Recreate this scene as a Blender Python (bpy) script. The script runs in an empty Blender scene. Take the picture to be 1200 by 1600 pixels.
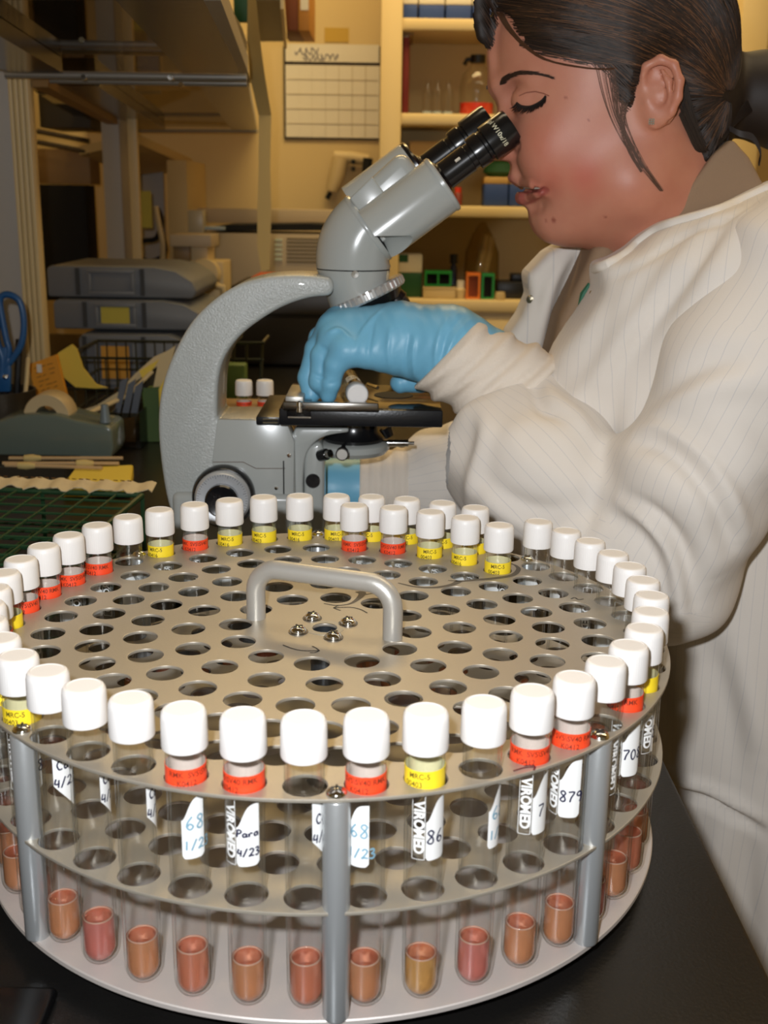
import bpy, bmesh, math, random
import numpy as np
from mathutils import Vector, Matrix
from mathutils.bvhtree import BVHTree

random.seed(7); rng = np.random.default_rng(7)
SC = bpy.context.scene
PI = math.pi
# ------------------------------------------------------------------ camera
F_PX, TILT, ROLL = 1780.07, 0.2700, 0.01478
CAM = Vector((0.03062, -0.56732, 0.33649))
_f = Vector((0, math.cos(TILT), -math.sin(TILT)))
_u = Vector((0, math.sin(TILT), math.cos(TILT)))
_r = Vector((1, 0, 0))
_cr, _sr = math.cos(ROLL), math.sin(ROLL)
cd = bpy.data.cameras.new('camera')
cam = bpy.data.objects.new('camera', cd); SC.collection.objects.link(cam)
cd.sensor_fit = 'VERTICAL'; cd.sensor_height = 24.0; cd.lens = F_PX / 1600 * 24.0
cd.clip_start = 0.02
cX = _r * _cr + _u * _sr
cY = -_r * _sr + _u * _cr
M = Matrix((cX, cY, -_f)).transposed().to_4x4(); M.translation = CAM
cam.matrix_world = M
cd.dof.use_dof = True; cd.dof.focus_distance = 0.66; cd.dof.aperture_fstop = 11.0
SC.camera = cam

def ray(px, py):
    a, b = px - 600, py - 800
    u = _cr * a + _sr * b; v = -_sr * a + _cr * b
    return _f + _r * (u / F_PX) - _u * (v / F_PX)
def at(px, py, Y):
    d = ray(px, py); return CAM + d * ((Y - CAM.y) / d.y)
def gz(px, py, z=0.0):
    d = ray(px, py); return CAM + d * ((z - CAM.z) / d.z)
def pxm(Y):
    return (at(601, 500, Y) - at(600, 500, Y)).x

# ------------------------------------------------------------------ world, lights, exposure
w = bpy.data.worlds.new('world'); SC.world = w; w.use_nodes = True
w.node_tree.nodes['Background'].inputs[0].default_value = (1.0, 0.80, 0.50, 1)
w.node_tree.nodes['Background'].inputs[1].default_value = 0.14
def area(name, loc, target, size, power, col, shape='DISK', sy=None):
    l = bpy.data.lights.new(name, 'AREA'); l.shape = shape; l.size = size
    if sy: l.size_y = sy
    l.energy = power; l.color = col
    o = bpy.data.objects.new(name, l); SC.collection.objects.link(o)
    o.location = loc
    o.rotation_euler = (Vector(target) - Vector(loc)).to_track_quat('-Z', 'Y').to_euler()
    return o
# the camera's own flash, just beside and above the lens
area('camera_flash', CAM + Vector((-0.035, 0.0, 0.05)), (0.06, 0.25, 0.17), 0.022, 4.9, (0.93, 0.96, 1.0))
# warm fluorescent troffers of the laboratory ceiling
area('ceiling_lamp', (0.2, 0.5, 1.75), (0.2, 0.5, 0), 1.2, 6, (1.0, 0.82, 0.55), 'RECTANGLE', 0.4)
area('ceiling_lamp', (0.1, 2.1, 1.75), (0.1, 2.3, 0), 1.3, 26, (1.0, 0.72, 0.32), 'RECTANGLE', 0.5)
area('ceiling_lamp', (1.3, 0.6, 1.75), (0.9, 0.6, 0), 0.6, 9, (1.0, 0.76, 0.42), 'RECTANGLE', 1.2)
SC.view_settings.view_transform = 'Standard'; SC.view_settings.look = 'None'
SC.view_settings.gamma = 1.0; SC.view_settings.use_curve_mapping = False
SC.view_settings.exposure = 0.0
SC.cycles.max_bounces = 8; SC.cycles.transparent_max_bounces = 24
SC.cycles.glossy_bounces = 4; SC.cycles.transmission_bounces = 6; SC.cycles.diffuse_bounces = 3
SC.cycles.use_denoising = True
SC.cycles.sample_clamp_indirect = 4.0

# ------------------------------------------------------------------ materials
MATS = {}
def s2l(c):
    return tuple(((x / 12.92) if x <= 0.04045 else ((x + 0.055) / 1.055) ** 2.4) for x in [v / 255 for v in c]) + (1,)
def mat(name, rgb, rough=0.5, metal=0.0, bump=0.0, bscale=200.0, var=0.0, vscale=30.0, spec=0.5, coat=0.0, alpha=1.0, sheen=0.0, sss=0.0):
    if name in MATS: return MATS[name]
    m = bpy.data.materials.new(name); m.use_nodes = True
    nt = m.node_tree; b = nt.nodes['Principled BSDF']
    c = s2l(rgb)
    b.inputs['Base Color'].default_value = c
    b.inputs['Roughness'].default_value = rough
    b.inputs['Metallic'].default_value = metal
    b.inputs['Specular IOR Level'].default_value = spec
    if coat: b.inputs['Coat Weight'].default_value = coat
    if sheen: b.inputs['Sheen Weight'].default_value = sheen
    if sss:
        b.inputs['Subsurface Weight'].default_value = sss
        b.inputs['Subsurface Radius'].default_value = (0.006, 0.0025, 0.0015)
        b.inputs['Subsurface Scale'].default_value = 1.0
    tc = nt.nodes.new('ShaderNodeTexCoord')
    if var:
        n = nt.nodes.new('ShaderNodeTexNoise'); n.inputs['Scale'].default_value = vscale; n.inputs['Detail'].default_value = 4
        nt.links.new(tc.outputs['Object'], n.inputs['Vector'])
        mx = nt.nodes.new('ShaderNodeMix'); mx.data_type = 'RGBA'
        mx.inputs[6].default_value = tuple(x * (1 - var) for x in c[:3]) + (1,)
        mx.inputs[7].default_value = tuple(min(1, x * (1 + var)) for x in c[:3]) + (1,)
        nt.links.new(n.outputs['Fac'], mx.inputs[0]); nt.links.new(mx.outputs[2], b.inputs['Base Color'])
    if bump:
        n = nt.nodes.new('ShaderNodeTexNoise'); n.inputs['Scale'].default_value = bscale; n.inputs['Detail'].default_value = 3
        nt.links.new(tc.outputs['Object'], n.inputs['Vector'])
        bp = nt.nodes.new('ShaderNodeBump'); bp.inputs['Strength'].default_value = bump; bp.inputs['Distance'].default_value = 0.001
        nt.links.new(n.outputs['Fac'], bp.inputs['Height']); nt.links.new(bp.outputs['Normal'], b.inputs['Normal'])
    MATS[name] = m
    return m
def glassmat(name, tint=(0.992, 0.995, 0.995), edge=(0.74, 0.78, 0.78), gloss=0.95, fac0=0.045):
    m = bpy.data.materials.new(name); m.use_nodes = True; nt = m.node_tree; N = nt.nodes; N.clear()
    out = N.new('ShaderNodeOutputMaterial'); tr = N.new('ShaderNodeBsdfTransparent'); gl = N.new('ShaderNodeBsdfGlossy')
    gl.inputs['Roughness'].default_value = 0.03; gl.inputs['Color'].default_value = (gloss, gloss, gloss, 1)
    lw = N.new('ShaderNodeLayerWeight'); lw.inputs['Blend'].default_value = 0.5
    pw = N.new('ShaderNodeMath'); pw.operation = 'POWER'; pw.inputs[1].default_value = 4.0
    nt.links.new(lw.outputs['Facing'], pw.inputs[0])
    mr = N.new('ShaderNodeMapRange'); mr.inputs['To Min'].default_value = fac0; mr.inputs['To Max'].default_value = 0.65
    nt.links.new(pw.outputs[0], mr.inputs['Value'])
    cm = N.new('ShaderNodeMix'); cm.data_type = 'RGBA'
    cm.inputs[6].default_value = tint + (1,); cm.inputs[7].default_value = edge + (1,)
    nt.links.new(pw.outputs[0], cm.inputs[0]); nt.links.new(cm.outputs[2], tr.inputs['Color'])
    mx = N.new('ShaderNodeMixShader'); nt.links.new(mr.outputs[0], mx.inputs[0])
    nt.links.new(tr.outputs[0], mx.inputs[1]); nt.links.new(gl.outputs[0], mx.inputs[2]); nt.links.new(mx.outputs[0], out.inputs[0])
    MATS[name] = m; return m
def liquidmat(name, rgb):
    # clear tinted medium: see-through, softly scattering, glossy skin
    m = bpy.data.materials.new(name); m.use_nodes = True; nt = m.node_tree; N = nt.nodes; N.clear()
    c = s2l(rgb)
    out = N.new('ShaderNodeOutputMaterial'); tr = N.new('ShaderNodeBsdfTransparent'); tr.inputs[0].default_value = tuple(x ** 0.20 for x in c[:3]) + (1,)
    rf = N.new('ShaderNodeBsdfRefraction'); rf.inputs['Color'].default_value = tuple(x ** 0.22 for x in c[:3]) + (1,); rf.inputs['IOR'].default_value = 1.33; rf.inputs['Roughness'].default_value = 0.02
    tl = N.new('ShaderNodeBsdfTranslucent'); tl.inputs[0].default_value = tuple(x ** 0.62 for x in c[:3]) + (1,)
    df = N.new('ShaderNodeBsdfDiffuse'); df.inputs[0].default_value = tuple(x ** 0.62 for x in c[:3]) + (1,)
    gl = N.new('ShaderNodeBsdfGlossy'); gl.inputs['Roughness'].default_value = 0.05
    m1 = N.new('ShaderNodeMixShader'); m1.inputs[0].default_value = 0.72
    m2 = N.new('ShaderNodeMixShader'); m2.inputs[0].default_value = 0.40
    m3 = N.new('ShaderNodeMixShader'); m4 = N.new('ShaderNodeMixShader'); m4.inputs[0].default_value = 0.55
    fr = N.new('ShaderNodeFresnel'); fr.inputs[0].default_value = 1.33
    L = nt.links.new
    L(tr.outputs[0], m1.inputs[1]); L(rf.outputs[0], m1.inputs[2])
    L(tl.outputs[0], m4.inputs[1]); L(df.outputs[0], m4.inputs[2])
    L(m1.outputs[0], m2.inputs[1]); L(m4.outputs[0], m2.inputs[2])
    L(m2.outputs[0], m3.inputs[1]); L(gl.outputs[0], m3.inputs[2]); L(fr.outputs[0], m3.inputs[0]); L(m3.outputs[0], out.inputs[0])
    MATS[name] = m; return m

# ------------------------------------------------------------------ object helpers
COL = SC.collection
def thing(name, label, cat, loc=(0, 0, 0), rot=(0, 0, 0), group=None):
    o = bpy.data.objects.new(name, None); COL.objects.link(o); o.empty_display_size = 0.01
    o.location = loc; o.rotation_euler = rot
    o['label'] = label; o['category'] = cat
    if group: o['group'] = group
    return o
def tag(o, label, cat, group=None, kind=None):
    o['label'] = label; o['category'] = cat
    if group: o['group'] = group
    if kind: o['kind'] = kind
    return o
def smooth(me, ang=40):
    me.polygons.foreach_set('use_smooth', [True] * len(me.polygons))
    try: me.set_sharp_from_angle(angle=math.radians(ang))
    except Exception: pass
class MB:
    """collects shapes into one mesh"""
    def __init__(self): self.v = []; self.f = []; self.m = []
    def add(self, verts, faces, mi=0, M=None):
        b = len(self.v)
        for p in verts:
            self.v.append(tuple(M @ Vector(p)) if M is not None else tuple(p))
        for f in faces: self.f.append(tuple(i + b for i in f)); self.m.append(mi)
        return self
    def box(self, lo, hi, mi=0, M=None):
        x0, y0, z0 = lo; x1, y1, z1 = hi
        v = [(x0,y0,z0),(x1,y0,z0),(x1,y1,z0),(x0,y1,z0),(x0,y0,z1),(x1,y0,z1),(x1,y1,z1),(x0,y1,z1)]
        f = [(3,2,1,0),(4,5,6,7),(0,1,5,4),(1,2,6,5),(2,3,7,6),(3,0,4,7)]
        return self.add(v, f, mi, M)
    def lathe(self, prof, seg=32, mi=0, M=None, cap0=False, cap1=False, rmod=None):
        v = []; f = []
        n = len(prof)
        for (r, z) in prof:
            for k in range(seg):
                a = 2 * PI * k / seg
                rr = r * (rmod(k, r, z) if rmod else 1)
                v.append((rr * math.cos(a), rr * math.sin(a), z))
        for i in range(n - 1):
            for k in range(seg):
                k2 = (k + 1) % seg
                f.append((i*seg+k, i*seg+k2, (i+1)*seg+k2, (i+1)*seg+k))
        if cap0: f.append(tuple(range(seg))[::-1])
        if cap1: f.append(tuple((n-1)*seg + k for k in range(seg)))
        return self.add(v, f, mi, M)
    def tube(self, pts, r, seg=10, mi=0, caps=True, M=None):
        pts = [Vector(p) for p in pts]
        rs = r if isinstance(r, (list, tuple)) else [r] * len(pts)
        v = []; f = []
        t0 = (pts[1] - pts[0]).normalized()
        n = t0.orthogonal().normalized()
        for i, p in enumerate(pts):
            t = (pts[min(i+1, len(pts)-1)] - pts[max(i-1, 0)]).normalized()
            n = (n - t * n.dot(t)).normalized(); b = t.cross(n)
            for k in range(seg):
                a = 2 * PI * k / seg
                v.append(tuple(p + (n * math.cos(a) + b * math.sin(a)) * rs[i]))
        for i in range(len(pts) - 1):
            for k in range(seg):
                k2 = (k + 1) % seg
                f.append((i*seg+k, i*seg+k2, (i+1)*seg+k2, (i+1)*seg+k))
        if caps:
            f.append(tuple(range(seg))[::-1]); f.append(tuple((len(pts)-1)*seg + k for k in range(seg)))
        return self.add(v, f, mi, M)
    def prism(self, poly, y0, y1, mi=0, M=None):
        """poly: list of (x,z); extruded along y"""
        n = len(poly)
        v = [(x, y0, z) for x, z in poly] + [(x, y1, z) for x, z in poly]
        f = [tuple(range(n)), tuple(range(n, 2*n))[::-1]] + [((i+1) % n, i, n+i, n+(i+1) % n) for i in range(n)]
        return self.add(v, f, mi, M)
    def build(self, name, mats, parent=None, ang=40, bevel=0.0, bseg=2, smooth_=True, loc=None):
        me = bpy.data.meshes.new(name)
        me.from_pydata(self.v, [], self.f); 
        if not isinstance(mats, (list, tuple)): mats = [mats]
        for m in mats: me.materials.append(m)
        me.polygons.foreach_set('material_index', self.m)
        bm = bmesh.new(); bm.from_mesh(me); bmesh.ops.recalc_face_normals(bm, faces=bm.faces)
        if bevel:
            es = [e for e in bm.edges if len(e.link_faces) == 2 and e.calc_face_angle(0) > math.radians(30)]
            bmesh.ops.bevel(bm, geom=es, offset=bevel, segments=bseg, affect='EDGES', profile=0.5, clamp_overlap=True)
        bm.to_mesh(me); bm.free()
        if smooth_: smooth(me, ang)
        o = bpy.data.objects.new(name, me); COL.objects.link(o)
        if parent: o.parent = parent
        if loc is not None: o.location = loc
        return o
def struct(o): o['kind'] = 'structure'; return o
def frame(o, z, x=None):
    """matrix with origin o, z axis along z"""
    z = Vector(z).normalized()
    x = Vector(x) if x is not None else z.orthogonal()
    y = z.cross(x).normalized(); x = y.cross(z)
    m = Matrix((x, y, z)).transposed().to_4x4(); m.translation = Vector(o); return m
def catmull(pts, n=8):
    P = [Vector(p) for p in pts]; P = [P[0]*2-P[1]] + P + [P[-1]*2-P[-2]]; out = []
    for i in range(1, len(P) - 2):
        for k in range(n):
            t = k / n
            out.append(0.5 * ((2*P[i]) + (P[i+1]-P[i-1])*t + (2*P[i-1]-5*P[i]+4*P[i+1]-P[i+2])*t*t + (3*P[i]-P[i-1]-3*P[i+1]+P[i+2])*t**3))
    out.append(P[-2]); return out
def text_mesh(s, size, font_scale_x=1.0, bold=0.0, align='CENTER'):
    """flat text as (verts2d, faces)"""
    cu = bpy.data.curves.new('t', 'FONT'); cu.body = s; cu.size = size; cu.align_x = align; cu.align_y = 'CENTER'; cu.offset = bold
    cu.resolution_u = 3
    o = bpy.data.objects.new('t', cu); COL.objects.link(o)
    dg = bpy.context.evaluated_depsgraph_get(); me = bpy.data.meshes.new_from_object(o.evaluated_get(dg))
    v = [(p.co.x * font_scale_x, p.co.y) for p in me.vertices]; f = [tuple(p.vertices) for p in me.polygons]
    bpy.data.objects.remove(o); bpy.data.curves.remove(cu); bpy.data.meshes.remove(me)
    return v, f
# ================================================================== ROOM
m_wall = mat('cream_wall_paint', (214, 190, 138), 0.7, var=0.03, vscale=3)
m_cream = mat('cream_painted_wood', (222, 200, 150), 0.45)
m_floor = mat('vinyl_floor', (110, 100, 85), 0.5, var=0.1, vscale=20)
m_ceil = mat('ceiling_tile', (210, 200, 180), 0.8)
m_bench = mat('black_epoxy_resin', (19, 18, 17), 0.30, var=0.2, vscale=40, bump=0.15, bscale=500)
m_cab = mat('bench_cabinet_paint', (150, 140, 115), 0.5)
m_black = mat('black_plastic', (22, 22, 23), 0.35)
m_mblack = mat('matt_black', (12, 12, 12), 0.8)
m_white = mat('white_paper', (226, 220, 205), 0.7)
m_greywhite = mat('grey_white_laminate', (178, 174, 168), 0.5)
m_alu = mat('brushed_aluminium', (168, 165, 158), 0.38, metal=0.55, var=0.06, vscale=60)
m_steel = mat('stainless_steel', (150, 146, 140), 0.22, metal=1.0)
m_chrome = mat('chrome', (225, 225, 222), 0.08, metal=1.0)
m_tan = mat('tan_panel', (150, 118, 74), 0.6)
m_blue = mat('blue_card', (44, 72, 140), 0.55)
m_red = mat('red_plastic', (205, 52, 30), 0.45)
m_dred = mat('dark_red_cloth', (110, 28, 26), 0.7)
m_green = mat('green_plastic', (34, 140, 62), 0.45)
m_dgreen = mat('dark_green_plastic', (28, 82, 48), 0.5)
m_orange = mat('orange_plastic', (228, 124, 30), 0.5)
m_beige = mat('beige_plastic', (205, 184, 138), 0.5)
m_yellow = mat('yellow_paper', (226, 196, 74), 0.7)
m_ink = mat('black_ink', (26, 24, 40), 0.5)
glass = glassmat('clear_glass')
smoked = glassmat('smoked_glass', (0.42, 0.37, 0.32), (0.3, 0.28, 0.25), 0.8, 0.10)

WB = 2.9
def plate_box(name, lo, hi, m): return struct(MB().box(lo, hi).build(name, m, smooth_=False))
plate_box('floor', (-1.8, -1.6, -0.95), (2.2, 3.0, -0.92), m_floor)
plate_box('wall_back', (-1.8, WB, -0.92), (2.2, WB + 0.1, 1.9), m_wall)
plate_box('wall_left', (-1.9, -1.6, -0.92), (-1.8, 3.0, 1.9), m_wall)
plate_box('wall_right', (2.2, -1.6, -0.92), (2.3, 3.0, 1.9), m_wall)
plate_box('ceiling', (-1.8, -1.6, 1.9), (2.2, 3.0, 1.95), m_ceil)

# laboratory bench
bench = MB().box((-0.95, -1.3, -0.035), (0.208, 2.25, 0.0)).build('laboratory_worktop', m_bench, bevel=0.003)
tag(bench, 'black resin laboratory worktop under the tube rack and microscope', 'worktop')
cabt = thing('bench_cabinet', 'painted base cabinet carrying the black worktop', 'cabinet', (-0.4, 0.4, -0.92))
MB().box((-0.5, -1.65, 0.0), (0.55, 1.8, 0.885)).build('cabinet_body', m_cab, cabt, bevel=0.004)
for k in range(4):
    d = MB().box((0.55, -1.6 + k * 0.84, 0.1), (0.566, -0.82 + k * 0.84, 0.86)).build('cabinet_door', m_cab, cabt, bevel=0.003)
    MB().tube([(0.59, -0.95 + k * 0.84, 0.5), (0.59, -0.95 + k * 0.84, 0.65)], 0.006).box((0.566, -0.955 + k*0.84, 0.5), (0.592, -0.945 + k*0.84, 0.51)).box((0.566, -0.955 + k*0.84, 0.64), (0.592, -0.945 + k*0.84, 0.65)).build('handle', m_steel, d)

def pb(mb, x0, y0, x1, y1, Y, depth, mi=0):
    """box whose front face stands in the plane Y and spans the given corners"""
    a = at(x0, y0, Y); b = at(x1, y1, Y)
    if Y < 2.0 and b.x < 0.2 and -0.5 < b.z < 0.001: b.z = 0.001   # stands on the worktop
    mb.box((a.x, Y, b.z), (b.x, Y + depth, a.z), mi); return mb
def pbo(name, x0, y0, x1, y1, Y, depth, m, parent=None, bevel=0.002):
    o = pb(MB(), x0, y0, x1, y1, Y, depth).build(name, m, parent, bevel=bevel)
    return o

# ---- open shelving against the back wall
SHY = 2.62
sh = thing('shelf_unit', 'cream painted open shelving against the back wall behind the microscope and the person', 'shelf', (0.4, SHY, 0))
def rel(o, parent):
    o.parent = parent; o.matrix_parent_inverse = Matrix.Translation(parent.location).inverted(); return o
def shp(name, x0, y0, x1, y1, Y, depth, m, bevel=0.003):
    return rel(pbo(name, x0, y0, x1, y1, Y, depth, m, bevel=bevel), sh)
xl = at(600, 200, SHY).x; xr = at(1196, 100, SHY).x
def board(name, py, th=0.030, x0=None, x1=None):
    z = at(800, py, SHY).z
    o = MB().box((x0 or xl, SHY, z - th), (x1 or xr, WB, z)).build(name, m_cream, bevel=0.006); rel(o, sh); return z
zt = 1.25
o = MB().box((xl - 0.012, SHY - 0.01, -0.92), (xl + 0.045, WB, zt)).build('side_panel', m_cream, bevel=0.006); rel(o, sh)
o = MB().box((xr - 0.075, SHY - 0.01, -0.92), (xr, WB, zt)).build('side_panel', m_cream, bevel=0.006); rel(o, sh)
ZS = [board('shelf', py) for py in (30, 179, 323)]
ZS.append(board('shelf', 470, 0.034))
board('shelf', -128)
zc = ZS[3] - 0.034
o = MB().box((xl + 0.03, SHY + 0.02, -0.92), (xr - 0.03, WB, zc)).build('base_cabinet', m_cream, bevel=0.003); rel(o, sh)
for k in range(4):
    a = xl + 0.05 + k * 0.24
    o = MB().box((a, SHY + 0.006, zc - 0.16), (a + 0.22, SHY + 0.02, zc - 0.02)).build('drawer', m_cream, bevel=0.004); rel(o, sh)
# small bracket shelf on the far right with white vials
zb = at(1150, 52, SHY + 0.05).z
o = MB().box((at(1120, 50, SHY+0.05).x, SHY + 0.04, zb - 0.015), (at(1163, 50, SHY+0.05).x, SHY + 0.2, zb)).build('bracket_shelf', m_cream, bevel=0.002); rel(o, sh)
for k, px in enumerate((1141, 1149, 1156)):
    a = at(px, 50, SHY + 0.08)
    tag(MB().lathe([(0.0, 0), (0.006, 0), (0.006, 0.045), (0.004, 0.055), (0.0, 0.057)], 12).build('plastic_vial', m_white, loc=(a.x, a.y, zb)),
        'narrow white vial on the small bracket shelf, ' + ['nearest the hair', 'middle of three', 'nearest the shelf side panel'][k], 'vial', 'white vials on the bracket shelf')

# ---- things on the shelves
for k, (x0, x1) in enumerate([(630, 652), (655, 694), (697, 736), (739, 778)]):
    t = thing('slide_box', ['blue and white box at the left end of the top shelf', 'blue and white box second from the left on the top shelf', 'blue and white box third from the left on the top shelf', 'blue and white box on the top shelf partly behind the forehead hair'][k], 'box', (at(x0, 20, SHY + 0.03).x, SHY + 0.03, ZS[0] + 0.001), group='blue and white boxes on the top shelf')
    wd = at(x1, 20, SHY + 0.03).x - t.location.x
    MB().box((0, 0, 0), (wd, 0.2, 0.036)).build('box_body', m_blue, t, bevel=0.002)
    MB().box((-0.0005, -0.001, 0.036), (wd + 0.0005, 0.2, 0.056)).build('lid', m_white, t, bevel=0.002)
a = at(634, 172, SHY + 0.03)
t = thing('book', 'thin dark red book standing at the left end of the second shelf', 'book', (xl + 0.048, SHY + 0.03, ZS[1] + 0.001))
MB().box((0, 0, 0), (0.016, 0.2, 0.19)).build('cover', m_dred, t, bevel=0.001)
MB().box((0.002, 0.004, 0.19), (0.014, 0.196, 0.193)).build('page_block', m_white, t)
pbo_ = MB().box((0, 0, 0), (0.028, 0.19, 0.026)).build('brown_carton', m_tan, bevel=0.001, loc=(xl + 0.047, SHY + 0.04, ZS[1] + 0.1955))
tag(pbo_, 'small brown carton lying on top of the dark red book', 'carton')
for k, px in enumerate((667, 683, 700)):
    b = at(px, 176, SHY + 0.06)
    t = thing('centrifuge_bottle', 'slender clear bottle with pale blue base on the second shelf, ' + ['nearest the red book', 'middle one of three', 'nearest the big flask'][k], 'bottle', (b.x, b.y, ZS[1] + 0.001), group='clear bottles on the second shelf')
    MB().lathe([(0, 0), (0.012, 0), (0.0125, 0.004), (0.0125, 0.055), (0.006, 0.075), (0.005, 0.088), (0.0, 0.089)], 16).build('bottle_body', glass, t)
    MB().lathe([(0, 0.0), (0.0135, 0.0), (0.0135, 0.008), (0.0, 0.008)], 16).build('base_cup', mat('pale_blue_plastic', (150, 165, 175), 0.5), t)
b = at(744, 176, SHY + 0.09)
t = thing('media_bottle', 'large clear glass bottle with black cap on the second shelf beside the face', 'bottle', (b.x, b.y, ZS[1] + 0.001))
MB().lathe([(0, 0), (0.044, 0), (0.047, 0.006), (0.047, 0.075), (0.040, 0.105), (0.018, 0.128), (0.017, 0.142), (0.017, 0.142), (0, 0.142)], 28).build('bottle_body', glass, t)
MB().lathe([(0, 0.001), (0.043, 0.001), (0.045, 0.006), (0.045, 0.032), (0, 0.032)], 28).build('liquid', m_red, t)
MB().lathe([(0, 0.135), (0.020, 0.135), (0.020, 0.155), (0, 0.157)], 24).tube([(0.0, 0, 0.146), (-0.03, 0, 0.143), (-0.036, 0, 0.13)], 0.006).build('cap', m_black, t)
# third shelf
b = at(667, 320, SHY + 0.08)
t = thing('cardboard_box', 'plain tan cardboard box on the third shelf behind the eyepieces', 'box', (b.x, b.y, ZS[2] + 0.001))
MB().box((-0.05, 0, 0), (0.05, 0.15, 0.165)).build('box_body', mat('light_card', (196, 160, 100), 0.7), t, bevel=0.002)
MB().box((-0.051, -0.001, 0.15), (0.051, 0.151, 0.168)).build('lid', mat('light_card', (196, 160, 100), 0.7), t, bevel=0.001)
b = at(715, 320, SHY + 0.05)
t = thing('small_bottle', 'small red-capped bottle on the third shelf under the eyepiece', 'bottle', (b.x, b.y, ZS[2] + 0.001))
MB().lathe([(0, 0), (0.012, 0), (0.012, 0.03), (0.007, 0.036), (0, 0.036)], 16).build('bottle_body', mat('amber', (120, 50, 40), 0.3), t)
MB().lathe([(0, 0.034), (0.009, 0.034), (0.009, 0.048), (0, 0.048)], 16).build('cap', m_red, t)
for k, (x0, x1) in enumerate([(756, 793), (795, 834)]):
    b = at(x0, 322, SHY + 0.03)
    t = thing('tip_box', ['dark blue pipette tip box on the third shelf, left of two', 'dark blue pipette tip box on the third shelf nearest the lips'][k], 'box', (b.x, b.y, ZS[2] + 0.001), group='dark blue boxes on the third shelf')
    wd = at(x1, 322, SHY + 0.03).x - b.x
    MB().box((0, 0, 0), (wd, 0.1, 0.058)).build('box_body', m_blue, t, bevel=0.003)
    MB().box((0, 0, 0.058), (wd, 0.1, 0.076)).build('lid', mat('light_card', (196, 160, 100), 0.7), t, bevel=0.002)
b = at(753, 322, SHY + 0.06)
t = thing('plastic_bag', 'green bag lying on the blue boxes of the third shelf', 'bag', (b.x, b.y, ZS[2] + 0.078))
MB().lathe([(0.0, 0), (0.03, 0.0), (0.045, 0.012), (0.040, 0.034), (0.02, 0.042), (0, 0.043)], 18, M=Matrix.Translation((0.05, 0.01, 0)) @ Matrix.Diagonal((1.1, 0.7, 1, 1))).build('bag_body', m_dgreen, t)
# counter
zc0 = ZS[3] + 0.001
def ctr(name, label, cat, x0, y0, x1, Y, depth, m, bev=0.002, z0=None):
    a = at(x0, 470, Y); b = at(x1, y0, Y); z0 = z0 if z0 is not None else zc0
    t = thing(name, label, cat, (a.x, Y, z0)); w_ = b.x - a.x; h_ = b.z - z0
    return t, w_, h_, depth
t, w_, h_, d_ = ctr('carton', 'white and green carton at the left end of the counter behind the nosepiece', 'carton', 622, 398, 660, SHY + 0.06, 0.1, None)
MB().box((0, 0, h_ * 0.58), (w_, 0.1, h_)).build('lid', m_white, t, bevel=0.002)
MB().box((0, 0, 0), (w_, 0.1, h_ * 0.58)).build('carton_body', m_dgreen, t, bevel=0.002)
MB().box((0, -0.001, h_ * 0.82), (w_ * 0.4, 0.0, h_)).build('printed_panel', m_dgreen, t)
t, w_, h_, d_ = ctr('cream_box', 'cream cardboard box on the counter under the green rack', 'box', 661, 449, 712, SHY + 0.03, 0.08, None)
MB().box((0, 0, 0), (w_, 0.08, h_)).build('box_body', m_beige, t, bevel=0.002)
MB().box((-0.001, -0.001, h_ * 0.8), (w_ + 0.001, 0.081, h_)).build('lid', m_beige, t, bevel=0.001)
hz = zc0 + h_ + 0.002
def tube_rack_small(name, label, x0, x1, y0, Y, m, z0, n=2):
    t, w_, h_, _d = ctr(name, label, 'rack', x0, y0, x1, Y, 0.05, m, z0=z0)
    fr = MB(); s = 0.005
    for yy in (0, 0.05):
        fr.box((0, yy, 0), (w_, yy + s, s)).box((0, yy, h_ - s), (w_, yy + s, h_))
        for k in range(n + 1):
            xx = (w_ - s) * k / n
            fr.box((xx, yy, s), (xx + s, yy + s, h_ - s))
    for xx in (0, w_ - s):
        fr.box((xx, s, h_ - s), (xx + s, 0.05, h_)).box((xx, s, 0), (xx + s, 0.05, s))
    fr.build('frame', m, t)
    MB().box((s, 0.0, h_ - s * 1.4), (w_ - s, 0.05, h_ - s)).build('top_tray', m, t)
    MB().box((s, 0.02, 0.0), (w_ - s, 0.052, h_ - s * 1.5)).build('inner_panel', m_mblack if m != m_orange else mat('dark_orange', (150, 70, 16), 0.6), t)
    return t
tube_rack_small('vial_rack', 'bright green vial rack standing on the cream box', 663, 706, 424, SHY + 0.035, m_green, hz)
tube_rack_small('vial_rack', 'orange vial rack on the counter below the clear bag', 728, 751, 427, SHY + 0.03, m_orange, zc0, 1)
tube_rack_small('vial_rack', 'green vial rack on the counter right beside the orange one', 752, 773, 428, SHY + 0.03, m_green, zc0, 1)
b = at(707, 470, SHY + 0.14)
t = thing('reagent_bottle', 'tall slim bottle with black cap between the green and orange racks', 'bottle', (b.x, b.y, zc0))
hb = at(707, 397, b.y).z - zc0
MB().lathe([(0, 0), (0.011, 0), (0.011, hb * 0.6), (0.007, hb * 0.75), (0.007, hb * 0.8), (0, hb * 0.8)], 16).build('bottle_body', mat('navy_glass', (40, 46, 70), 0.2), t)
MB().lathe([(0, hb * 0.78), (0.011, hb * 0.78), (0.011, hb), (0, hb)], 16).build('cap', m_black, t)
b = at(719, 470, SHY + 0.05)
t = thing('pill_bottle', 'small white bottle between the cream box and the orange rack', 'bottle', (b.x, b.y, zc0))
MB().lathe([(0, 0), (0.014, 0), (0.015, 0.004), (0.015, 0.024), (0.009, 0.03), (0, 0.03)], 16).build('bottle_body', m_beige, t)
MB().lathe([(0, 0.028), (0.011, 0.028), (0.011, 0.048), (0, 0.048)], 16).build('cap', m_white, t)
b = at(750, 470, SHY + 0.15)
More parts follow.
